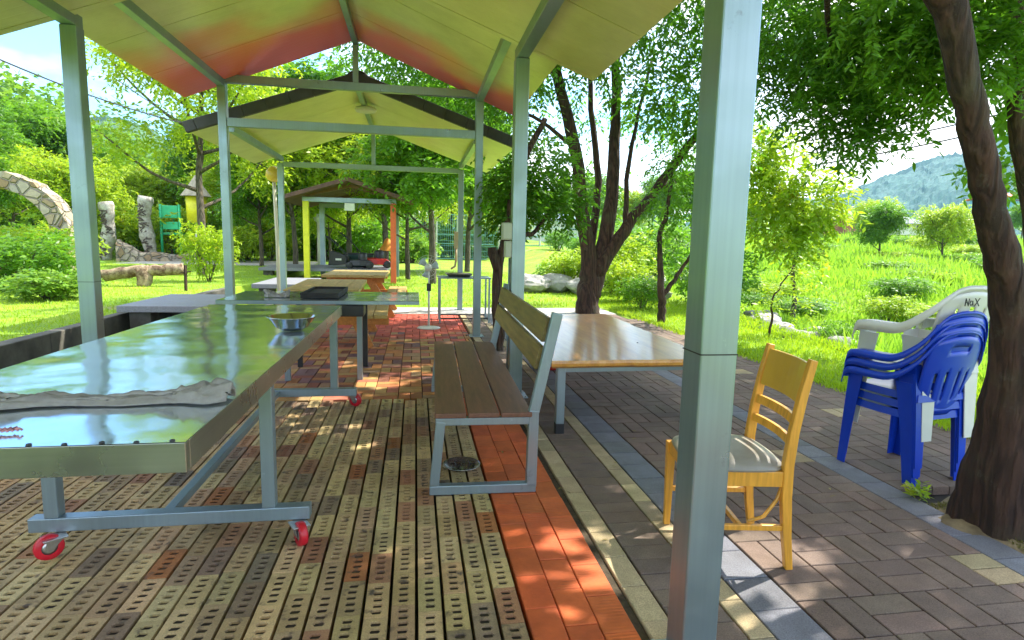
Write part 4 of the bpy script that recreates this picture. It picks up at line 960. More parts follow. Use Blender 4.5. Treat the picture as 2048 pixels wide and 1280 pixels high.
# stone arch
STONE = None
def mat_stone():
    n = NM('bonded field stone'); v = n.n.new('ShaderNodeTexVoronoi'); v.inputs['Scale'].default_value = 3.4; n.lk(n.tc.outputs['Object'], v.inputs[0])
    v2 = n.n.new('ShaderNodeTexVoronoi'); v2.feature = 'DISTANCE_TO_EDGE'; v2.inputs['Scale'].default_value = 3.4; n.lk(n.tc.outputs['Object'], v2.inputs[0])
    sp = n.n.new('ShaderNodeSeparateColor'); n.lk(v.outputs['Color'], sp.inputs[0])
    col = n.ramp(sp.outputs[0], [(0, (.30, .20, .11)), (.4, (.46, .36, .24)), (.75, (.50, .42, .32)), (1, (.36, .32, .27))])
    e = n.ramp(v2.outputs['Distance'], [(.01, (0, 0, 0)), (.10, (1, 1, 1))])
    n.set(Base_Color=n.mix(e, (.42, .37, .29), n.mix(1.0, col, n.ramp(n.noise(9, 5, .7), [(.3, (.75,)*3), (.7, (1.15,)*3)]), 'MULTIPLY')), Roughness=.9); n.bump(e, 1.0, .12); return n.m
STONE = mat_stone()
def arch():
    Y = 21.0; cx = at(2, 400, Y).x; zt = at(2, 345, Y).z; xr = at(152, 430, Y).x; R = xr-cx-.05; zc = zt-R
    t = thing('stone_arch', 'rounded stone garden arch at the left edge of the picture', 'arch', (cx, Y, .18)); mb = MB(); n_ = 44; rows = []
    for i in range(n_+1):
        a = -.25+(math.pi+.5)*i/n_; rr_ = random.Random(i); j = rr_.uniform(-.03, .05)
        rows.append([Vector((math.cos(a)*(q+(j if q > R-.3 else -j)), y, zc-.18+math.sin(a)*(q+j))) for q, y in ((R, -.35), (R, .35), (R-.5, .35), (R-.5, -.35), (R, -.35))])
    for s in (0, -1):
        rw = [[p for p in rows[s]], [Vector((p.x, p.y, -.1)) for p in rows[s]]]
        mb.grid(rw)
    mb.grid(rows); mb.build('arch_ring', STONE, t, bevel=.03)
arch()
def low_wall():
    t = thing('stone_edging', 'low curving stone edging behind the two carved posts', 'stone edging', (0, 0, .18)); mb = MB(); pts = []
    for px, py, h in ((218, 470, .95), (235, 492, .7), (262, 505, .45), (300, 512, .35), (345, 514, .35), (395, 515, .35)):
        g = gz(px, 524, .18); pts.append((Vector((g.x, g.y+.9, 0)), h))
    rows = []
    for i in range(len(pts)-1):
        for k in range(4):
            f = k/4; p = pts[i][0].lerp(pts[i+1][0], f); h = pts[i][1]*(1-f)+pts[i+1][1]*f; h += .05*math.sin(i*9+k*5)
            rows.append([p+Vector((0, -.3, 0)), p+Vector((0, -.26, h*.8)), p+Vector((0, -.1, h)), p+Vector((0, .2, h)), p+Vector((0, .3, 0))])
    mb.grid(rows); mb.build('wall_body', STONE, t)
low_wall()
# play structure
def play():
    Y = 29.5; t = thing('play_tower', 'green and yellow playground panels behind the tree on the left', 'play tower', (0, 0, .18)); 
    a = at(320, 410, Y); b = at(356, 372, Y)
    for x in (a.x, b.x): 
        for y in (0, 1.4): mb = MB(); mb.tube([(x, Y+y, 0), (x, Y+y, at(0, 386, Y).z-.45)], .06, 8); mb.build('pole', GREEN, t, smooth=True)
    for z0, z1 in ((at(0, 412, Y).z, at(0, 386, Y).z), (at(0, 436, Y).z, at(0, 420, Y).z)):
        mb = MB(); mb.bx((a.x+.07, Y-.03, z0-.5), (b.x-.07, Y+.03, z1-.5)); mb.build('panel', GREEN, t, bevel=.02)
    mb = MB(); mb.bx((a.x, Y+.05, 1.2), (b.x, Y+1.35, 1.3)); mb.build('floor_deck', GREEN, t)
    c = at(393, 410, Y); r = .42; z0 = at(393, 440, Y).z-.3; z1 = at(393, 392, Y).z-.2
    mb = MB(); mb.tube([(c.x, Y, z0), (c.x, Y, z1)], [r, r*1.05], 16); mb.build('barrel', YELLOW, t, smooth=True)
    mb = MB(); mb.lathe([(.65, 0), (.3, .5), (.02, .95)], (c.x, Y, z1), 14); mb.build('roof_cone', mat_simple('straw', (.4, .35, .26), .9, 0, .3, 5, .3), t)
    mb = MB(); mb.tube([(c.x, Y, -.1), (c.x, Y, z0)], .12, 8); mb.build('mast', WHITE_P, t)
play()
sp = gz(372, 582, .18)
mb = MB(); mb.tube([(0, 0, 0), (.01, 0, .55)], .035, 6); mb.tube([(-.12, 0, .38), (.12, 0, .42)], .012, 5); tag(mb.build('plant_stake', BARK, loc=sp), 'short dark wooden stake standing in the lawn beside the shrub', 'stake')

# ---------------------------------------------------------------- trees
RT = random.Random(11)
def add_blobs(*b): return list(b)
def blob_px(px, py, Y, r, n, ry=None, rz=None):
    c = at(px, py, Y); return (c.x, c.y, c.z, r, ry or r, rz or r*.75, n)
# main multi trunk tree behind the slab table
MT = thing('big_tree', 'big forked tree behind the slab table, its dark trunk splitting into four limbs', 'tree', (3.38, 11.2, 0))
O = Vector(MT.location)
def lp(*pts): return [Vector(p)-O for p in pts]
mb = MB(); mb_l = MB()
limb(mb, lp((3.36, 11.2, -.05), (3.35, 11.2, .3), (3.37, 11.2, .75), (3.33, 11.15, 1.1), (3.16, 11.1, 1.9), (2.94, 11, 3.1), (2.5, 10.8, 4.4), (2.2, 10.6, 5.8)), .26, .07, rnd=RT)
mb.build('trunk', BARK, MT, smooth=True)
for pts, a, b in (([(3.42, 11.2, .35), (3.56, 11.2, 1.0), (3.74, 11.2, 2.0), (3.80, 11.3, 3.2), (3.79, 11.3, 4.2), (3.7, 11.3, 6.0)], .19, .07),
                  ([(3.52, 11.15, .8), (3.80, 11.05, 1.35), (4.15, 11, 1.9), (4.56, 11, 2.4), (5.05, 10.8, 3.2), (5.6, 10.6, 4.0), (6.3, 10.2, 5.1)], .15, .05),
                  ([(3.35, 11.25, .95), (3.46, 11.4, 1.6), (3.56, 11.5, 2.6), (3.4, 11.6, 4.0), (3.3, 11.8, 5.6)], .11, .04),
                  ([(4.0, 11, 1.75), (4.02, 11.1, 2.6), (4.2, 11.3, 3.6), (4.6, 11.6, 5.0)], .06, .03),
                  ([(4.56, 11, 2.4), (5.3, 11, 2.75), (6.2, 11, 2.9)], .05, .02), ([(2.94, 11, 3.1), (2.2, 10.6, 3.5), (1.6, 10.2, 3.6)], .05, .02)):
    mb = MB(); limb(mb, lp(*pts), a, b, rnd=RT); mb.build('limb', BARK, MT, smooth=True)
def tob(bl): return [(x-O.x, y-O.y, z-O.z, a, b, c, n) for x, y, z, a, b, c, n in bl]
bl = [blob_px(1010, 235, 10.6, .75, 150), blob_px(1075, 240, 11.4, .5, 30), blob_px(1180, 110, 10.5, .95, 230), blob_px(1290, 110, 10.3, .95, 250), blob_px(1370, 60, 10, 1.0, 170),
      blob_px(1360, 180, 10, .8, 150), blob_px(1190, 210, 12.5, .7, 90), blob_px(1300, 220, 11.6, .6, 70), blob_px(1350, 290, 12, .5, 40), blob_px(1240, 20, 10, 1.3, 190), blob_px(1350, -80, 10, 1.6, 240),
      blob_px(1130, -40, 10, 1.4, 260), blob_px(1000, 150, 11, 1.0, 200), blob_px(850, 150, 12, 1.2, 260), blob_px(950, 60, 11, 1.5, 260), blob_px(1230, -250, 11, 2.2, 380), blob_px(1500, 20, 10, 1.3, 300), blob_px(1560, -150, 9.5, 1.8, 350), blob_px(1440, 250, 10.5, .8, 80),
      blob_px(1060, 300, 10.6, .5, 60), blob_px(820, 30, 12, 1.4, 220), blob_px(1190, 370, 13.5, .7, 60), blob_px(760, 120, 13, 1.0, 140)]
def thin(b):
    gx, gy = b[0]-.76*b[2], b[1]-.34*b[2]; return b[:6]+((b[6]*.3,) if -1.2 < gx < 1.2 and 8.0 < gy < 11.5 else (b[6],))
bl = [thin(b) for b in bl]
crown('crown', tob(bl), LEAF_DARK, MT, 21, L=.13, W=.05, per=11, tw=.5, droop=.45)
# pruned tree right behind the bench
ST = thing('pruned_tree', 'dark pruned tree with a sawn knob behind the bench and a dense low crown', 'tree', (1.02, 7.3, 0)); O = Vector(ST.location)
mb = MB(); limb(mb, lp((1.03, 7.3, -.05), (1.03, 7.3, .5), (1.0, 7.3, .9), (1.06, 7.3, 1.25), (1.12, 7.3, 1.5), (1.18, 7.35, 1.9), (1.35, 7.4, 2.4), (1.6, 7.5, 2.9)), .085, .035, rnd=RT); mb.build('trunk', BARK, ST, smooth=True)
mb = MB(); mb.tube(lp((1.0, 7.28, 1.0), (.95, 7.26, 1.15), (.935, 7.25, 1.24), (.93, 7.25, 1.29)), [.045, .05, .065, .05], 10); mb.build('limb', BARK, ST, smooth=True)
mb = MB(); limb(mb, lp((1.15, 7.3, 1.42), (1.35, 7.4, 1.43), (1.55, 7.5, 1.55), (1.68, 7.6, 1.75), (1.7, 7.7, 2.0)), .035, .02, rnd=RT); mb.build('limb', BARK, ST, smooth=True)
crown('crown', tob([blob_px(1050, 385, 7.6, .42, 130), blob_px(1120, 400, 7.8, .38, 130), blob_px(1015, 430, 7.6, .26, 60), blob_px(1080, 320, 8.0, .45, 110), blob_px(1000, 360, 8, .3, 50), blob_px(1130, 330, 8.6, .25, 30)]), LEAF_DARK, ST, 22, fine=True, L=.085, W=.035, per=11, tw=.26, droop=.35)
# leaning trunk on the right edge
FT = thing('leaning_tree', 'leaning tree with a thick dark trunk at the right edge beside the blue chairs', 'tree', (2.80, 2.33, 0)); O = Vector(FT.location)
mb = MB(); RR = random.Random(5)
P_ = wiggle(lp((2.90, 2.36, -.08), (2.875, 2.35, .05), (2.84, 2.33, .30), (2.815, 2.32, .55), (2.785, 2.31, .85), (2.71, 2.3, 1.13), (2.61, 2.3, 1.36), (2.51, 2.3, 1.60), (2.43, 2.3, 1.82), (2.36, 2.3, 2.0), (2.21, 2.3, 2.36), (1.95, 2.35, 2.8), (1.9, 2.6, 3.6), (2.1, 3.0, 4.4)), 4, .006, RR)
rad = np.interp([p.z for p in P_], [-.1, .05, .3, .55, .85, 1.13, 1.6, 2.0, 2.4, 4.5], [.20, .175, .145, .122, .10, .078, .060, .058, .062, .035])
V = []; n_ = 22
for i, p in enumerate(P_):
    d = (P_[min(i+1, len(P_)-1)]-P_[max(i-1, 0)]).normalized(); u = Vector((1, 0, 0)); u = (u-d*u.dot(d)).normalized(); v = d.cross(u)
    for k in range(n_):
        a = 2*math.pi*k/n_; fl = 1+(.16*math.sin(3*a+1)+.10*math.sin(5*a+2.2))*max(0, 1-(p.z/.9))+.05*mnoise.noise(Vector((math.cos(a)*2, math.sin(a)*2, p.z*7)))
        V.append(p+(u*math.cos(a)+v*math.sin(a))*rad[i]*fl)
F = [(i*n_+k, i*n_+(k+1) % n_, (i+1)*n_+(k+1) % n_, (i+1)*n_+k) for i in range(len(P_)-1) for k in range(n_)]
mb.add(V, F); mb.build('trunk', BARK, FT, smooth=True)
for pts, a, b in (([(1.95, 2.35, 2.8), (2.4, 3.3, 3.1), (3.0, 4.2, 3.2), (3.8, 5.2, 3.0)], .04, .015), ([(2.2, 2.3, 2.36), (2.9, 2.6, 3.2), (4.0, 3.0, 4.0), (5.2, 3.2, 4.6)], .05, .02), ([(1.95, 2.35, 2.8), (1.6, 3.6, 3.6), (1.9, 5.0, 4.1)], .035, .015)):
    mb = MB(); limb(mb, lp(*pts), a, b, rnd=RT); mb.build('limb', BARK, FT, smooth=True)
near = [blob_px(1620, 50, 5.2, .5, 95), blob_px(1560, 130, 5.6, .45, 85), blob_px(1700, 60, 4.9, .45, 80), blob_px(1640, 160, 5.2, .5, 110), blob_px(1740, 160, 5.0, .42, 85), blob_px(1700, 240, 5.0, .32, 75), blob_px(1620, 205, 5.4, .30, 45), blob_px(1790, 225, 4.9, .24, 40), blob_px(1550, 40, 5.6, .55, 90), blob_px(1745, 285, 5.0, .14, 18), blob_px(1680, 290, 5.2, .13, 12),
        blob_px(1830, 205, 4.8, .12, 9), blob_px(1545, 150, 6, .35, 35)]
crown('crown', tob(near), LEAF_DARK, FT, 23, fine=True, L=.088, W=.027, per=12, tw=.28, droop=.22)
near2 = [blob_px(1790, 30, 4.4, .5, 110), blob_px(1880, 110, 4.2, .32, 80), blob_px(1960, 40, 4.0, .4, 90), blob_px(1860, 40, 4.2, .35, 70), blob_px(2010, 110, 3.9, .28, 45), blob_px(1840, 150, 4.4, .18, 24), blob_px(1830, -60, 4.3, .6, 120), blob_px(2040, 20, 3.8, .4, 60)]
crown('crown', tob(near2), LEAF_MID, FT, 24, fine=True, L=.082, W=.028, per=14, tw=.28, droop=.25)
# upper canopy that shades the pavement
rs = np.random.default_rng(9); up = []
for k in range(40):
    z = rs.uniform(4.2, 7.0); gx = rs.uniform(-1.3, 4.6); gy = rs.uniform(-.4, 7.0); x = gx+z*SUN.x/SUN.z; y = gy+z*SUN.y/SUN.z
    up.append((x, y, z, rs.uniform(.6, 1.05), rs.uniform(.6, 1.05), rs.uniform(.35, .6), 75))
for gx, gy in ((-.7, 1.6), (-.2, 2.3), (.1, 1.5), (-.5, 2.9), (.3, 3.2)): up.append((gx+5.2*.76, gy+5.2*.34, 5.2, .6, .6, .35, 60))
crown('crown', tob(up), LEAF_MID, FT, 25, L=.19, W=.10, per=9, tw=.4, droop=.4)
# second trunk cut by the right edge
G2 = thing('broadleaf_tree', 'broadleaf tree whose trunk runs down the far right edge behind the leaning one', 'tree', (at(2048, 600, 4.2).x+.1, 4.2, 0)); O = Vector(G2.location); O.z = 0
mb = MB(); q0 = at(2062, 420, 4.2); limb(mb, [Vector((.25, .1, -.05)), Vector((.2, 0, .6)), Vector((q0.x-O.x+.04, 0, q0.z)), Vector((at(2040, 250, 4.2).x-O.x, 0, at(2040, 250, 4.2).z)), Vector((at(2036, 60, 4.2).x-O.x, 0, at(2036, 60, 4.2).z)), Vector((at(2020, -200, 4.2).x-O.x, .1, at(2020, -200, 4.2).z))], .12, .05, rnd=RT); mb.build('trunk', BARK, G2, smooth=True)
crown('crown', tob([blob_px(2010, 200, 5.2, .18, 14), blob_px(2020, 330, 5.5, .3, 40), blob_px(2040, 180, 4.4, .25, 20), blob_px(2030, 90, 5.0, .5, 50)]), LEAF_MID, G2, 26, L=.13, W=.05, per=8, tw=.3, droop=.5)
# slim forked tree right of the slab table
TF = thing('slim_tree', 'slim dark forked tree on the lawn edge between the slab table and the big post', 'tree', (4.35, 9.95, 0)); O = Vector(TF.location)
mb = MB(); limb(mb, lp((4.36, 9.95, -.05), (4.36, 9.95, .3), (4.31, 9.9, .55), (4.27, 9.9, 1.0), (4.22, 9.9, 1.5), (4.34, 9.9, 1.95), (4.38, 9.9, 2.7)), .085, .03, rnd=RT); mb.build('trunk', BARK, TF, smooth=True)
mb = MB(); limb(mb, lp((4.34, 9.93, .45), (4.55, 9.9, .75), (4.77, 9.9, 1.1), (5.0, 9.8, 1.6), (5.1, 9.8, 2.1)), .05, .018, rnd=RT); mb.build('limb', BARK, TF, smooth=True)
crown('crown', tob([blob_px(1345, 400, 9.9, .42, 60), blob_px(1370, 330, 9.9, .5, 90), blob_px(1330, 470, 9.9, .25, 20), blob_px(1400, 420, 9.8, .45, 60)]), LEAF_MID, TF, 27, L=.10, W=.04, per=9, tw=.3, droop=.4)
# yellow green tree right of the big post
YT = thing('sunlit_tree', 'sunlit yellow green tree in front of the meadow right of the big post', 'tree', (at(1585, 600, 12.5).x, 12.5, -.3)); O = Vector(YT.location)
mb = MB(); limb(mb, [Vector((0, 0, -.2)), Vector((.05, 0, .6)), Vector((-.05, 0, 1.2)), Vector((.1, 0, 2.0)), Vector((0, 0, 3.2))], .07, .02, rnd=RT); mb.build('trunk', BARK_G, YT, smooth=True)
crown('crown', tob([blob_px(1560, 330, 12.5, .75, 110), blob_px(1620, 400, 12.3, .8, 130), blob_px(1560, 440, 12.5, .7, 100), blob_px(1540, 380, 12.8, .7, 90), blob_px(1640, 430, 12.3, .35, 30), blob_px(1600, 490, 12.4, .5, 60), blob_px(1500, 300, 12.8, .7, 80), blob_px(1680, 370, 12.2, .3, 25), blob_px(1540, 270, 12.6, .3, 20)]), LEAF_LIGHT, YT, 28, L=.17, W=.07, per=10, tw=.42, droop=.4)
# sapling over the boulders
SP = thing('thin_sapling', 'thin bent sapling rising from the boulders right of the big post', 'sapling', (at(1530, 690, 8.3).x, 8.3, -.25)); O = Vector(SP.location)
mb = MB(); limb(mb, [at(1530, 690, 8.3)-O-Vector((0, 0, .1)), at(1545, 640, 8.3)-O, at(1545, 600, 8.3)-O, at(1570, 560, 8.3)-O, at(1590, 530, 8.3)-O], .022, .008, rnd=RT); mb.build('trunk', BARK, SP, smooth=True)
crown('crown', tob([blob_px(1575, 570, 8.3, .3, 26), blob_px(1620, 560, 8.4, .28, 24), blob_px(1520, 610, 8.3, .25, 18), blob_px(1600, 620, 8.4, .25, 16)]), LEAF_LIGHT, SP, 29, L=.08, W=.03, per=8, tw=.24, droop=.3)

# prototypes for the belts of trees and shrubs
def proto_tree(name, seed, H, R, lf, bark, tr=.12, nb=9, dens=900, L_=.2, W_=.09, airy=.55, base=.4, lean=0):
    r_ = random.Random(seed); t = thing(name, None, None); mb = MB(); crownb = []
    P_ = limb(mb, [(0, 0, -.3), (lean*.2+.05*r_.uniform(-1, 1), 0, H*.2), (lean*.5, .1, H*.42), (lean*.8, .05, H*.66), (lean, 0, H*.9)], tr, tr*.25, seg=3, n=8, rnd=r_)
    for k in range(nb):
        f = .38+.5*k/nb; p = P_[min(len(P_)-1, int(f*len(P_)))]; a = k*2.4+r_.uniform(-.4, .4); sp_ = R*(1.05-.5*abs(f-.5))*r_.uniform(.6, 1); e = Vector((math.cos(a)*sp_, math.sin(a)*sp_, H*(.18+.12*r_.random())))+p
        e.z = min(e.z, H*.93); limb(mb, [p, p.lerp(e, .5)+Vector((0, 0, -.04*H)), e], tr*.45, tr*.12, seg=3, n=5, rnd=r_)
        crownb.append((e.x*.85, e.y*.85, e.z, R*airy*r_.uniform(.7, 1.1), R*airy*r_.uniform(.7, 1.1), R*airy*.7, dens/nb/10))
        crownb.append((e.x*.5, e.y*.5, e.z+H*.05*r_.uniform(-1, 1.5), R*airy*.8, R*airy*.8, R*airy*.6, dens/nb/14))
    crownb.append((lean, 0, H*.9, R*airy*.9, R*airy*.9, R*airy*.7, dens/60))
    mb.build('trunk', bark, t, smooth=True); crown('crown', crownb, lf, t, seed+50, L=L_, W=W_, per=10, tw=.5*R*.35+.12, droop=.3, hollow=.3)
    return t
pa = proto_tree('airy_tree', 1, 7.2, 3.2, LEAF_LIGHT, BARK_G, .15, 12, 9000, .17, .07, .30, lean=.4)
pb = proto_tree('leafy_tree', 2, 7.5, 2.8, LEAF_MID, BARK_G, .17, 11, 13000, .24, .11, .46)
pc = proto_tree('dark_leafy_tree', 3, 8.5, 3.0, LEAF_DARK, BARK, .2, 11, 14000, .26, .12, .46)
pd = proto_tree('bright_tree', 4, 5.5, 2.4, LEAF_LIGHT, BARK_G, .12, 10, 9000, .2, .09, .46)
def proto_shrub(name, seed, H, R, lf, dens, L_=.12, W_=.05):
    r_ = random.Random(seed); t = thing(name, None, None); mb = MB(); bl = []
    for k in range(6):
        a = k*1.05+r_.random(); e = Vector((math.cos(a)*R*.5, math.sin(a)*R*.5, H*r_.uniform(.45, .8))); mb.tube([(0, 0, -.1), e*.5+Vector((0, 0, .05)), e], [.03, .02, .008], 5)
        bl.append((e.x, e.y, e.z, R*.5, R*.5, H*.32, dens/80))
    bl.append((0, 0, H*.5, R*.7, R*.7, H*.4, dens/40)); mb.build('stem', BARK_G, t); crown('foliage', bl, lf, t, seed, L=L_, W=W_, per=9, tw=.22*max(R, .8), droop=.1, hollow=.2); return t
sa = proto_shrub('bushy_shrub', 5, 1.6, 1.2, LEAF_LIGHT, 4500, .13, .06)
sb = proto_shrub('bushy_shrub', 6, 1.5, 1.3, LEAF_MID, 4500, .14, .06)
sc_ = proto_shrub('bushy_shrub', 7, 1.1, 1.0, LEAF_FAR, 3500, .14, .06)
def put(p, px, py, s, label, group=None, cat='tree', dist=None, z=None, rz=None, sz=None, first=[None]):
    zz = .18 if px < 440 else 0
    if dist: v = at(px, 500, dist); x, y = v.x, dist
    else: v = gz(px, py, zz); x, y = v.x, v.y
    z = height(x, y) if z is None else z
    sc = (s, s, sz if sz else s)
    if not p.get('used'): o = p; p['used'] = 1; o.location = (x, y, z); o.rotation_euler = (0, 0, rz or 0); o.scale = sc; o['label'] = label; 
    else: o = dup(p, (x, y, z), rz if rz is not None else RT.uniform(0, 6.28), sc, label)
    o['category'] = cat
    if group: o['group'] = group
    elif 'group' in o: del o['group']
    return o
put(pa, 402, 545, 1.0, 'airy yellow green tree with slender forked trunk standing on the left lawn', rz=1.2, dist=19)
put(pb, 523, 541, .62, 'small dark trunked tree between the left posts, beyond the lamp pole', rz=.6)
put(pb, 866, 556, .78, 'leafy tree beyond the fan, its trunk rising right of the orange red post', rz=2.2, dist=19)
put(pa, 816, 556, .68, 'slim tree close behind the orange red post of the far pavilion', rz=4, dist=21)
put(pb, 700, 0, .9, 'leafy tree behind the brown roofed pavilion, above the black mower', rz=3, dist=27)
put(pb, 770, 0, .95, 'leafy tree with a grey trunk behind the red mower', rz=1, dist=26)
put(pb, 935, 0, .9, 'leafy tree seen between the far right posts of the shelters', rz=5, dist=27)
put(pd, 590, 0, 1.05, 'bright tree just left of the brown roofed pavilion', rz=2, dist=25)
put(pc, 640, 0, 1.1, 'tall dark leafy tree rising behind the left half of the brown roof', rz=2.5, dist=32)
put(pd, 660, 0, .7, 'small bright tree beside the far white ball lamp', rz=2.5, dist=30)
gA = 'trees in the belt beyond the left lawn'; lA = 'green tree in the dense belt beyond the left lawn'
i = 0
for px, dist, s, p in ((-60, 30, .75, pb), (30, 34, .9, pd), (100, 38, .95, pb), (150, 30, .8, pd), (190, 40, .75, pb), (245, 42, .85, pd), (290, 38, .8, pd), (335, 44, .85, pd), (370, 40, .8, pd), (430, 38, .95, pb), (470, 33, .9, pd), (505, 40, 1.0, pd), (550, 44, 1.1, pb), (60, 44, 1.0, pb), (-20, 40, .9, pc), (610, 44, 1.35, pb), (675, 46, 1.2, pd), (730, 44, 1.2, pd), (790, 40, 1.1, pd), (850, 46, 1.3, pb), (905, 50, 1.3, pd)):
    put(p, px, 0, s, lA if px < 620 else 'green tree in the belt far behind the brown roofed pavilion', gA if px < 620 else 'trees far behind the brown roofed pavilion', dist=dist)
# left lawn shrubs
sh = [(20, 17.5, .8, sa), (95, 20, .8, sa), (50, 24, .9, sb), (140, 24, .9, sa), (240, 31.5, 1.5, sa), (275, 33, 1.5, sb), (350, 31, 1.6, sa), (330, 33, 1.5, sb), (180, 33, 1.4, sb), (400, 32, 1.4, sa), (450, 31, 1.4, sb), (495, 33, 1.5, sa), (540, 32, 1.2, sa), (475, 29, 1.0, sa)]
for px, dist, s, p in sh: put(p, px, 0, s, 'rounded green shrub in the row along the far side of the left lawn', 'shrubs along the far side of the left lawn', 'shrub', dist=dist)
put(sa, 415, 0, .62, 'leafy shrub at the water channel just left of the second left post', cat='shrub', dist=16.4, rz=1, sz=.9)
put(sb, 40, 0, .95, 'big feathery shrub at the left picture edge behind the kerb', cat='shrub', dist=13.2, rz=2, sz=.75)
put(sc_, 90, 0, .8, 'dark spreading bush low on the lawn at the left picture edge', cat='shrub', dist=11.6, rz=2, sz=.5)
# pine like low bough at left
for k in range(22):
    px = 575+k*22+RT.uniform(-8, 8); put([sa, sb, sc_][k % 3], px, 0, RT.uniform(1.3, 2.2), 'tall green shrub in the hedge far behind the brown roofed pavilion', 'hedge shrubs far behind the brown roofed pavilion', 'shrub', dist=RT.uniform(33, 40) if px < 830 else RT.uniform(46, 52))
# right side
put(pd, 1745, 0, .72, 'rounded pale green tree across the meadow right of the sunlit tree', cat='tree', dist=42, z=1.2)
put(pb, 1760, 0, .40, 'small round tree on the meadow in front of the long brown barn', cat='tree', dist=27, z=.55)
put(pd, 1885, 0, .55, 'small upright tree on the meadow beside the leaning trunk', cat='tree', dist=26, z=.5)
gM = 'shrubs scattered over the meadow'
rs = np.random.default_rng(12)
for k in range(46):
    d_ = 11+34*rs.random()**1.3; px = rs.uniform(1060, 2060)
    if 1480 < px < 2048 and (d_ < 20 or rs.random() < .5): continue
    p = [sa, sb, sc_, sa][k % 4]; v = at(px, 500, d_)
    if v.x < 5.4+.1*v.y: continue
    put(p, px, 0, rs.uniform(.4, .75)*(1+d_/90), 'leafy green shrub on the grassy meadow across the stream', gM, 'shrub', dist=d_)
gW = 'low weed clumps in the meadow'
for k in range(44):
    px = rs.uniform(1470, 2100); d_ = 10.5+30*rs.random()**1.2; v = at(px, 500, d_)
    if v.x < 6+.1*v.y: continue
    put([sa, sb, sc_][k % 3], px, 0, rs.uniform(.45, 1.1), 'low spreading clump of weeds in the meadow grass', gW, 'weeds', dist=d_, sz=rs.uniform(.22, .45))
for px, dist, s, p, lab in ((1260, 13.5, .62, sa, 'bright shrub on the bank right behind the forked tree'), (1290, 12.0, .45, sb, 'low shrub right of the forked tree base'), (1140, 16.5, .7, sa, 'bright shrub on the bank left of the forked tree'), (1110, 17.5, .5, sb, 'low shrub above the pale boulders left of the forked tree'), (1230, 16, 1.0, sa, 'wide bright shrub seen between the limbs of the forked tree'), (1430, 13, .9, sb, 'shrub hidden half behind the big post'), (1700, 9.5, .33, sb, 'low weeds beside the boulders right of the sapling'), (1300, 18, 1.3, sb, 'tall green shrub behind the slim forked tree')):
    put(p, px, 0, s, lab, cat='shrub', dist=dist)
gB = 'trees in the belt beyond the meadow'
for px, dist, s, p in ((960, 60, .9, pb), (1010, 62, 1.0, pd), (1180, 66, .9, pb), (1260, 58, .9, pd), (1320, 54, .8, pb), (1380, 60, .85, pc), (1440, 58, .8, pb), (1500, 60, .9, pd), (1560, 64, .75, pb), (1625, 68, .7, pd), (1120, 70, .8, pb), (1080, 70, .8, pd), (1975, 60, .5, pd), (2040, 52, .5, pb)):
    put(p, px, 0, s, 'green tree in the distant belt beyond the meadow', gB, 'tree', dist=dist)
for p_ in (pa, pb, pc, pd, sa, sb, sc_):
    if 'used' in p_: pass
for o in bpy.data.objects:
    if 'used' in o: del o['used']

# boulders by the stream
def rock_mesh(seed):
    import bmesh
    bm = bmesh.new(); bmesh.ops.create_icosphere(bm, subdivisions=3, radius=1); o3 = Vector((seed*3.1, seed*1.7, 0))
    for v in bm.verts: v.co *= 1+.35*mnoise.noise(v.co*1.1+o3)+.12*mnoise.noise(v.co*3+o3); v.co.z *= .62
    me = bpy.data.meshes.new('boulder'); bm.to_mesh(me); bm.free(); me.materials.append(ROCK); return me
rm = [rock_mesh(k) for k in range(4)]; rs = np.random.default_rng(5)
spots = [(1570+22*k+rs.uniform(-8, 8), 9.6+rs.uniform(-.6, .8), rs.uniform(.12, .26)) for k in range(7)]+[(1500+rs.uniform(0, 60), 10.5+rs.uniform(0, 2), rs.uniform(.15, .4)) for k in range(5)]+[(1035+15*k+rs.uniform(-6, 6), 16.5+rs.uniform(-1.5, 1.8), rs.uniform(.2, .45)) for k in range(10)]+[(1120+rs.uniform(0, 200), 17+rs.uniform(0, 3), rs.uniform(.2, .5)) for k in range(5)]+[(1270+rs.uniform(0, 60), 14, .25)]
for k, (px, dist, s) in enumerate(spots):
    v = at(px, 500, dist); o = link_mesh('boulder', rm[k % 4], None); o.location = (v.x, dist, height(v.x, dist)+s*.25+(.1 if px > 1400 else .12)); o.scale = (s*1.3, s, s); o.rotation_euler = (0, 0, RT.uniform(0, 6))
    right = px > 1400
    tag(o, 'pale grey boulder on the stream bank under the sapling right of the big post' if right else 'pale grey boulder on the bank around the forked tree', 'boulder', 'boulders under the sapling' if right else 'boulders around the forked tree')

mb = MB(); P = []
for i in range(15):
    q = i/14; P.append([Vector((3.02+math.cos(t)*q*(.40+.05*math.sin(3*t)+.03*math.sin(7*t)), 2.33+math.sin(t)*q*(.37+.04*math.cos(4*t)), -.010+.05*(1-q*q)+.022*mnoise.noise(Vector((math.cos(t)*q*7, math.sin(t)*q*7, 1))))) for t in np.linspace(0, 2*math.pi, 41)])
mb.grid(P); tag(mb.build('soil_mound', SOIL, smooth=True), kind='structure')
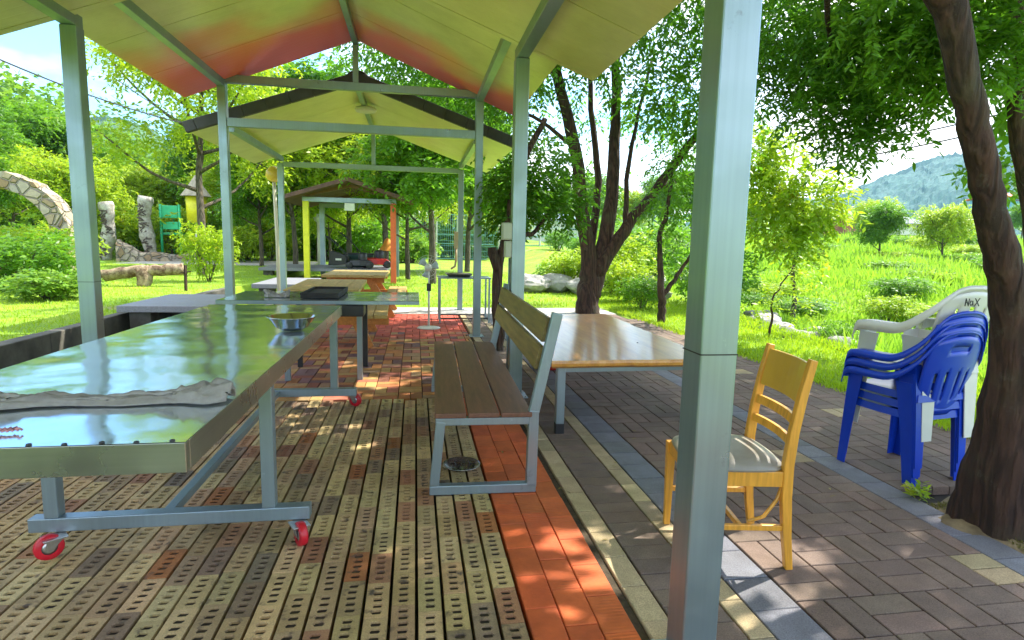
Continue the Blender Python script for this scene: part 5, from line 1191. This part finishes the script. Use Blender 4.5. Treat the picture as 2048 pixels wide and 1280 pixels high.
# weeds by the pit and grass in the soil
V = crown_verts([(2.745, 2.71, .03, .05, .04, .035, 18)], 41, L=.045, W=.018, per=5, tw=.04, droop=-.4); tag(mesh_np('weed_tuft', V, len(V)//4, LEAF_LIGHT), 'small green weed at the paving corner near the leaning trunk', 'weed')
N = 9000; rg = np.random.default_rng(77); P = np.stack([rg.uniform(2.75, 3.6, N), rg.uniform(1.6, 2.65, N), np.full(N, -.014)], 1); P[:, 2] += np.clip(.055*(1-((P[:, 0]-3.02)/.38)**2-((P[:, 1]-2.33)/.36)**2), 0, 1)
blades('ground_litter', P, .020, .006, mat_leaf('dry litter', (.10, .08, .02), (.2, .2, .04), (.3, .3, .05), .2), 78, .9)['kind'] = 'stuff'

rg = np.random.default_rng(55); N = 420; P = np.stack([rg.uniform(-2.6, 3.9, N), rg.uniform(1.2, 11, N)**1.0, np.full(N, .004)], 1); kk = rg.random(N) < np.clip(.12+.3*(P[:, 0] > .7), 0, 1); P = P[kk]; N = len(P)
D_ = unit(np.stack([rg.normal(0, 1, N), rg.normal(0, 1, N), rg.uniform(.0, .25, N)], 1)); V = fancy(leaf_quads(P, D_, rg.uniform(.02, .045, N), rg.uniform(.009, .016, N), rg, .1))
mesh_np('fallen_leaves', V, len(V)//4, mat_leaf('fallen leaf', (.10, .06, .02), (.30, .24, .05), (.3, .2, .04), .15))['kind'] = 'stuff'
# ---------------------------------------------------------------- distance: fence, barns, hills
def fence():
    Y = 44.0; t = thing('sports_fence', 'pale green net fence with white poles far beyond the trees', 'fence', (0, 0, 0)); xa = at(830, 480, Y).x; xb = at(1190, 480, Y).x; k = 0; x = xa
    zb = at(1000, 506, Y).z; ztp = at(1000, 432, Y).z
    while x <= xb:
        mb = MB(); mb.tube([(x, Y, 0), (x, Y, ztp)], .07, 6); mb.build('fence_post', WHITE_P, t); x += 1.55
    mb = MB()
    for z in (.1, 1.2, zb+1.3, ztp): mb.bar((xa, Y, z), (xb, Y, z), .05, .05)
    for i in range(90): x = xa+(xb-xa)*i/90; mb.bar((x, Y, .1), (x, Y, ztp), .02, .02)
    for i in range(8): z = .3+(ztp-.3)*i/8; mb.bar((xa, Y+.01, z), (xb, Y+.01, z), .02, .02)
    o = mb.build('net', mat_simple('turquoise net', (.20, .45, .40), .6, 0, .1, 2, 0), t)
fence()
def barn(label, px0, px1, pyt, pye, pyb, Y, wall, roofm, cat='building'):
    a = at(px0, pyb, Y); b = at(px1, pyb, Y); zt = at(px0, pyt, Y).z; ze = at(px0, pye, Y).z; zb = a.z-.6; t = thing('farm_building', label, cat, (0, 0, 0)); dpt = 7
    mb = MB(); mb.bx((a.x, Y, zb), (b.x, Y+dpt, ze)); mb.build('wall', wall, t)
    mb = MB(); V = [(a.x-.4, Y-.5, ze-.05), (b.x+.4, Y-.5, ze-.05), (b.x+.4, Y+dpt/2, zt), (a.x-.4, Y+dpt/2, zt), (a.x-.4, Y+dpt+.5, ze-.05), (b.x+.4, Y+dpt+.5, ze-.05)]; V += [(x, y, z+.15) for x, y, z in V]
    mb.add(V, [(0, 1, 2, 3), (3, 2, 5, 4), (6, 9, 8, 7), (9, 10, 11, 8), (0, 6, 7, 1), (4, 5, 11, 10), (0, 3, 9, 6), (3, 4, 10, 9), (1, 7, 8, 2), (2, 8, 11, 5)]); mb.build('roof', roofm, t)
    n_ = max(2, int((b.x-a.x)/3))
    for k in range(n_):
        x = a.x+(b.x-a.x)*(k+.5)/n_; mb = MB(); mb.bx((x-.5, Y-.04, zb+1.0+.2*(ze-zb)), (x+.5, Y+.02, ze-.25*(ze-zb))); f = mb.build('window', WHITE_P, t); mb = MB(); mb.bx((x-.4, Y-.06, zb+1.1+.2*(ze-zb)), (x+.4, Y-.041, ze-.3*(ze-zb))); mb.build('pane', mat_glass, f)
mat_glass = mat_simple('dark window glass', (.03, .05, .06), .1, 0, .1, 2, 0)
BRN = mat_simple('brick red wall', (.33, .13, .08), .9, 0, .15, 2, 0); WHW = mat_simple('white wall', (.6, .6, .58), .9, 0, .1, 2, 0)
barn('long low building with a reddish brown wall beyond the meadow', 1690, 1765, 431, 440, 462, 62, BRN, mat_simple('rusty roof', (.36, .20, .13), .9, 0, .2, 2, 0))
barn('white farm building with a dark grey roof between two meadow trees', 1800, 1850, 432, 448, 460, 66, WHW, mat_simple('dark grey roof', (.12, .14, .17), .8, 0, .2, 2, 0))
barn('building with a red roof and blue wall far right behind the leaning trunk', 2020, 2075, 383, 395, 410, 80, mat_simple('blue sheet wall', (.10, .26, .45), .7, 0, .1, 2, 0), mat_simple('red roof', (.55, .10, .06), .8, 0, .1, 2, 0))
barn('whitish building behind the net fence', 1055, 1180, 425, 440, 478, 60, WHW, mat_simple('pale blue roof', (.35, .42, .5), .7, 0, .1, 2, 0))
# hills: ridges covered with woods
def hill(name, pts, depth, z0, m_, lump, seed, nx=260, ny=60, kind='structure'):
    """pts: list of (x, y, ridge height); rises from the near foot to the ridge"""
    mb = MB(); xs_ = np.linspace(0, len(pts)-1, nx); rows = []
    for u in xs_:
        i = min(int(u), len(pts)-2); f = u-i; f = f*f*(3-2*f); p = [pts[i][k]*(1-f)+pts[i+1][k]*f for k in range(3)]; row = []
        L_ = math.hypot(p[0], p[1]); dx, dy = p[0]/L_, p[1]/L_
        for j in range(ny):
            v = j/(ny-1); s_ = math.sin(min(v*1.25, 1.25)*math.pi/2.5*1.0)**1.3 if v < .8 else 1-(v-.8)*.5
            q = Vector((p[0]+dx*depth*(v-.8), p[1]+dy*depth*(v-.8), 0)); h = p[2]*s_
            h += lump*(1.1*abs(mnoise.noise(q*(.55/lump)+Vector((seed, 0, 0))))+.5*abs(mnoise.noise(q*(1.3/lump)))+2.2*mnoise.noise(q*(.09/lump)))*min(1, v*5)
            row.append(Vector((q.x, q.y, z0+h)))
        rows.append(row)
    mb.grid(rows); return tag(mb.build(name, m_, smooth=False), kind=kind)
def mat_hill(name, a, b, sc):
    n = NM(name); v = n.n.new('ShaderNodeTexVoronoi'); v.inputs['Scale'].default_value = sc; n.lk(n.tc.outputs['Object'], v.inputs[0])
    col = n.mix(n.noise(sc*.25, 5, .65), a, b); col = n.mix(n.ramp(v.outputs['Distance'], [(.1, (1, 1, 1)), (.7, (0, 0, 0))]), col, b)
    n.set(Base_Color=n.mix(n.noise(sc*2.2, 5, .7), col, a), Roughness=.95); n.bump(n.noise(sc*1.5, 5, .7), 1, .6); return n.m
def ridge(px, py, Y): v = at(px, py, Y); return (v.x, Y, v.z)
far = [ridge(700, 440, 620), ridge(1000, 420, 620), ridge(1300, 430, 600), ridge(1560, 400, 600), ridge(1680, 375, 580), ridge(1770, 342, 560), ridge(1850, 318, 560), ridge(1915, 290, 560), ridge(1990, 262, 560), ridge(2080, 250, 560), ridge(2300, 260, 520), ridge(2700, 300, 480)]
hill('far_hills', far, 320, -5, mat_hill('far wooded hill', (.008, .065, .055), (.03, .14, .085), .16), 5, 3)
farl = [ridge(-700, 200, 520), ridge(-200, 190, 520), ridge(100, 215, 520), ridge(210, 215, 500), ridge(270, 235, 500), ridge(400, 330, 500), ridge(560, 420, 520), ridge(800, 445, 600)]
hill('far_hills', farl, 260, -5, mat_hill('far wooded hill left', (.035, .10, .03), (.08, .17, .05), .16), 5, 8)
nearl = [(-110, -20, 17), (-84, 20, 18), (-68, 42, 19), ridge(-100, 195, 60), ridge(0, 215, 62), ridge(60, 240, 64), ridge(120, 275, 70), ridge(240, 320, 78), ridge(420, 370, 90), ridge(640, 420, 110), ridge(900, 455, 130)]
hill('hillside', nearl, 34, 0, mat_hill('near wooded hill', (.04, .11, .02), (.12, .24, .03), 1.2), 1.6, 5)
# leafy woods over the near hillside
rg = np.random.default_rng(31); bl = []
for k in range(150):
    u = rg.random()*(len(nearl)-1.01); i = int(u); f = u-i; p = [nearl[i][q]*(1-f)+nearl[i+1][q]*f for q in range(3)]; L_ = math.hypot(p[0], p[1]); v = rg.random()
    s_ = math.sin(min((1-v)*1.0, 1)*math.pi/2)**1.3; r = rg.uniform(1.6, 3.2)*(L_/75)
    bl.append((p[0]*(1-v*24/L_), p[1]*(1-v*24/L_), p[2]*s_+r*.35, r, r, r*.85, 42))
V = crown_verts(bl, 32, L=.62, W=.34, per=9, tw=.9, droop=.1, hollow=.7); mesh_np('hillside_woods', V, len(V)//4, LEAF_FAR)['kind'] = 'stuff'
rg = np.random.default_rng(33); bl = []
for k in range(90):
    px = rg.uniform(940, 2200); Y = rg.uniform(85, 150); v = at(px, 500, Y); r = rg.uniform(2, 4); bl.append((v.x, Y, height(v.x, Y)+r*.5, r*1.3, r*1.3, r*.8, 30))
V = crown_verts(bl, 34, L=.9, W=.5, per=8, tw=1.2, droop=.1, hollow=.7); mesh_np('distant_woods', V, len(V)//4, LEAF_FAR)['kind'] = 'stuff'

# overhead wires
def wire(label, a, b, sag, r=.012):
    mb = MB(); P_ = [a.lerp(b, t)-Vector((0, 0, sag*4*t*(1-t))) for t in np.linspace(0, 1, 24)]; mb.tube(P_, r, 5); tag(mb.build('overhead_wire', BLACK), label, 'wire')
wire('dark overhead wire crossing the blue sky at the upper left', at(-300, -20, 9), at(430, 258, 16), .25, .014)
wire('upper of the two thin wires across the sky at the right', at(1600, 312, 40), at(2300, 150, 28), .3, .05)
wire('lower of the two thin wires across the sky at the right', at(1600, 335, 40), at(2300, 182, 28), .3, .05)
wire('thin wire running down from the lamp pole through the left trees', at(235, 160, 13), at(555, 345, 12), .1, .008)

# ---------------------------------------------------------------- the air
mb = MB(); mb.bx((-1500, -600, -8), (1500, 1900, 190))
hm = bpy.data.materials.new('pale air'); hm.use_nodes = True; hn = hm.node_tree.nodes; hn.remove(hn['Principled BSDF'])
pv = hn.new('ShaderNodeVolumePrincipled'); pv.inputs['Color'].default_value = (0.45, 0.72, 1.0, 1); pv.inputs['Density'].default_value = 0.00022; pv.inputs['Anisotropy'].default_value = 0.2
hm.node_tree.links.new(pv.outputs[0], hn['Material Output'].inputs['Volume'])
tag(mb.build('haze', hm), kind='stuff')
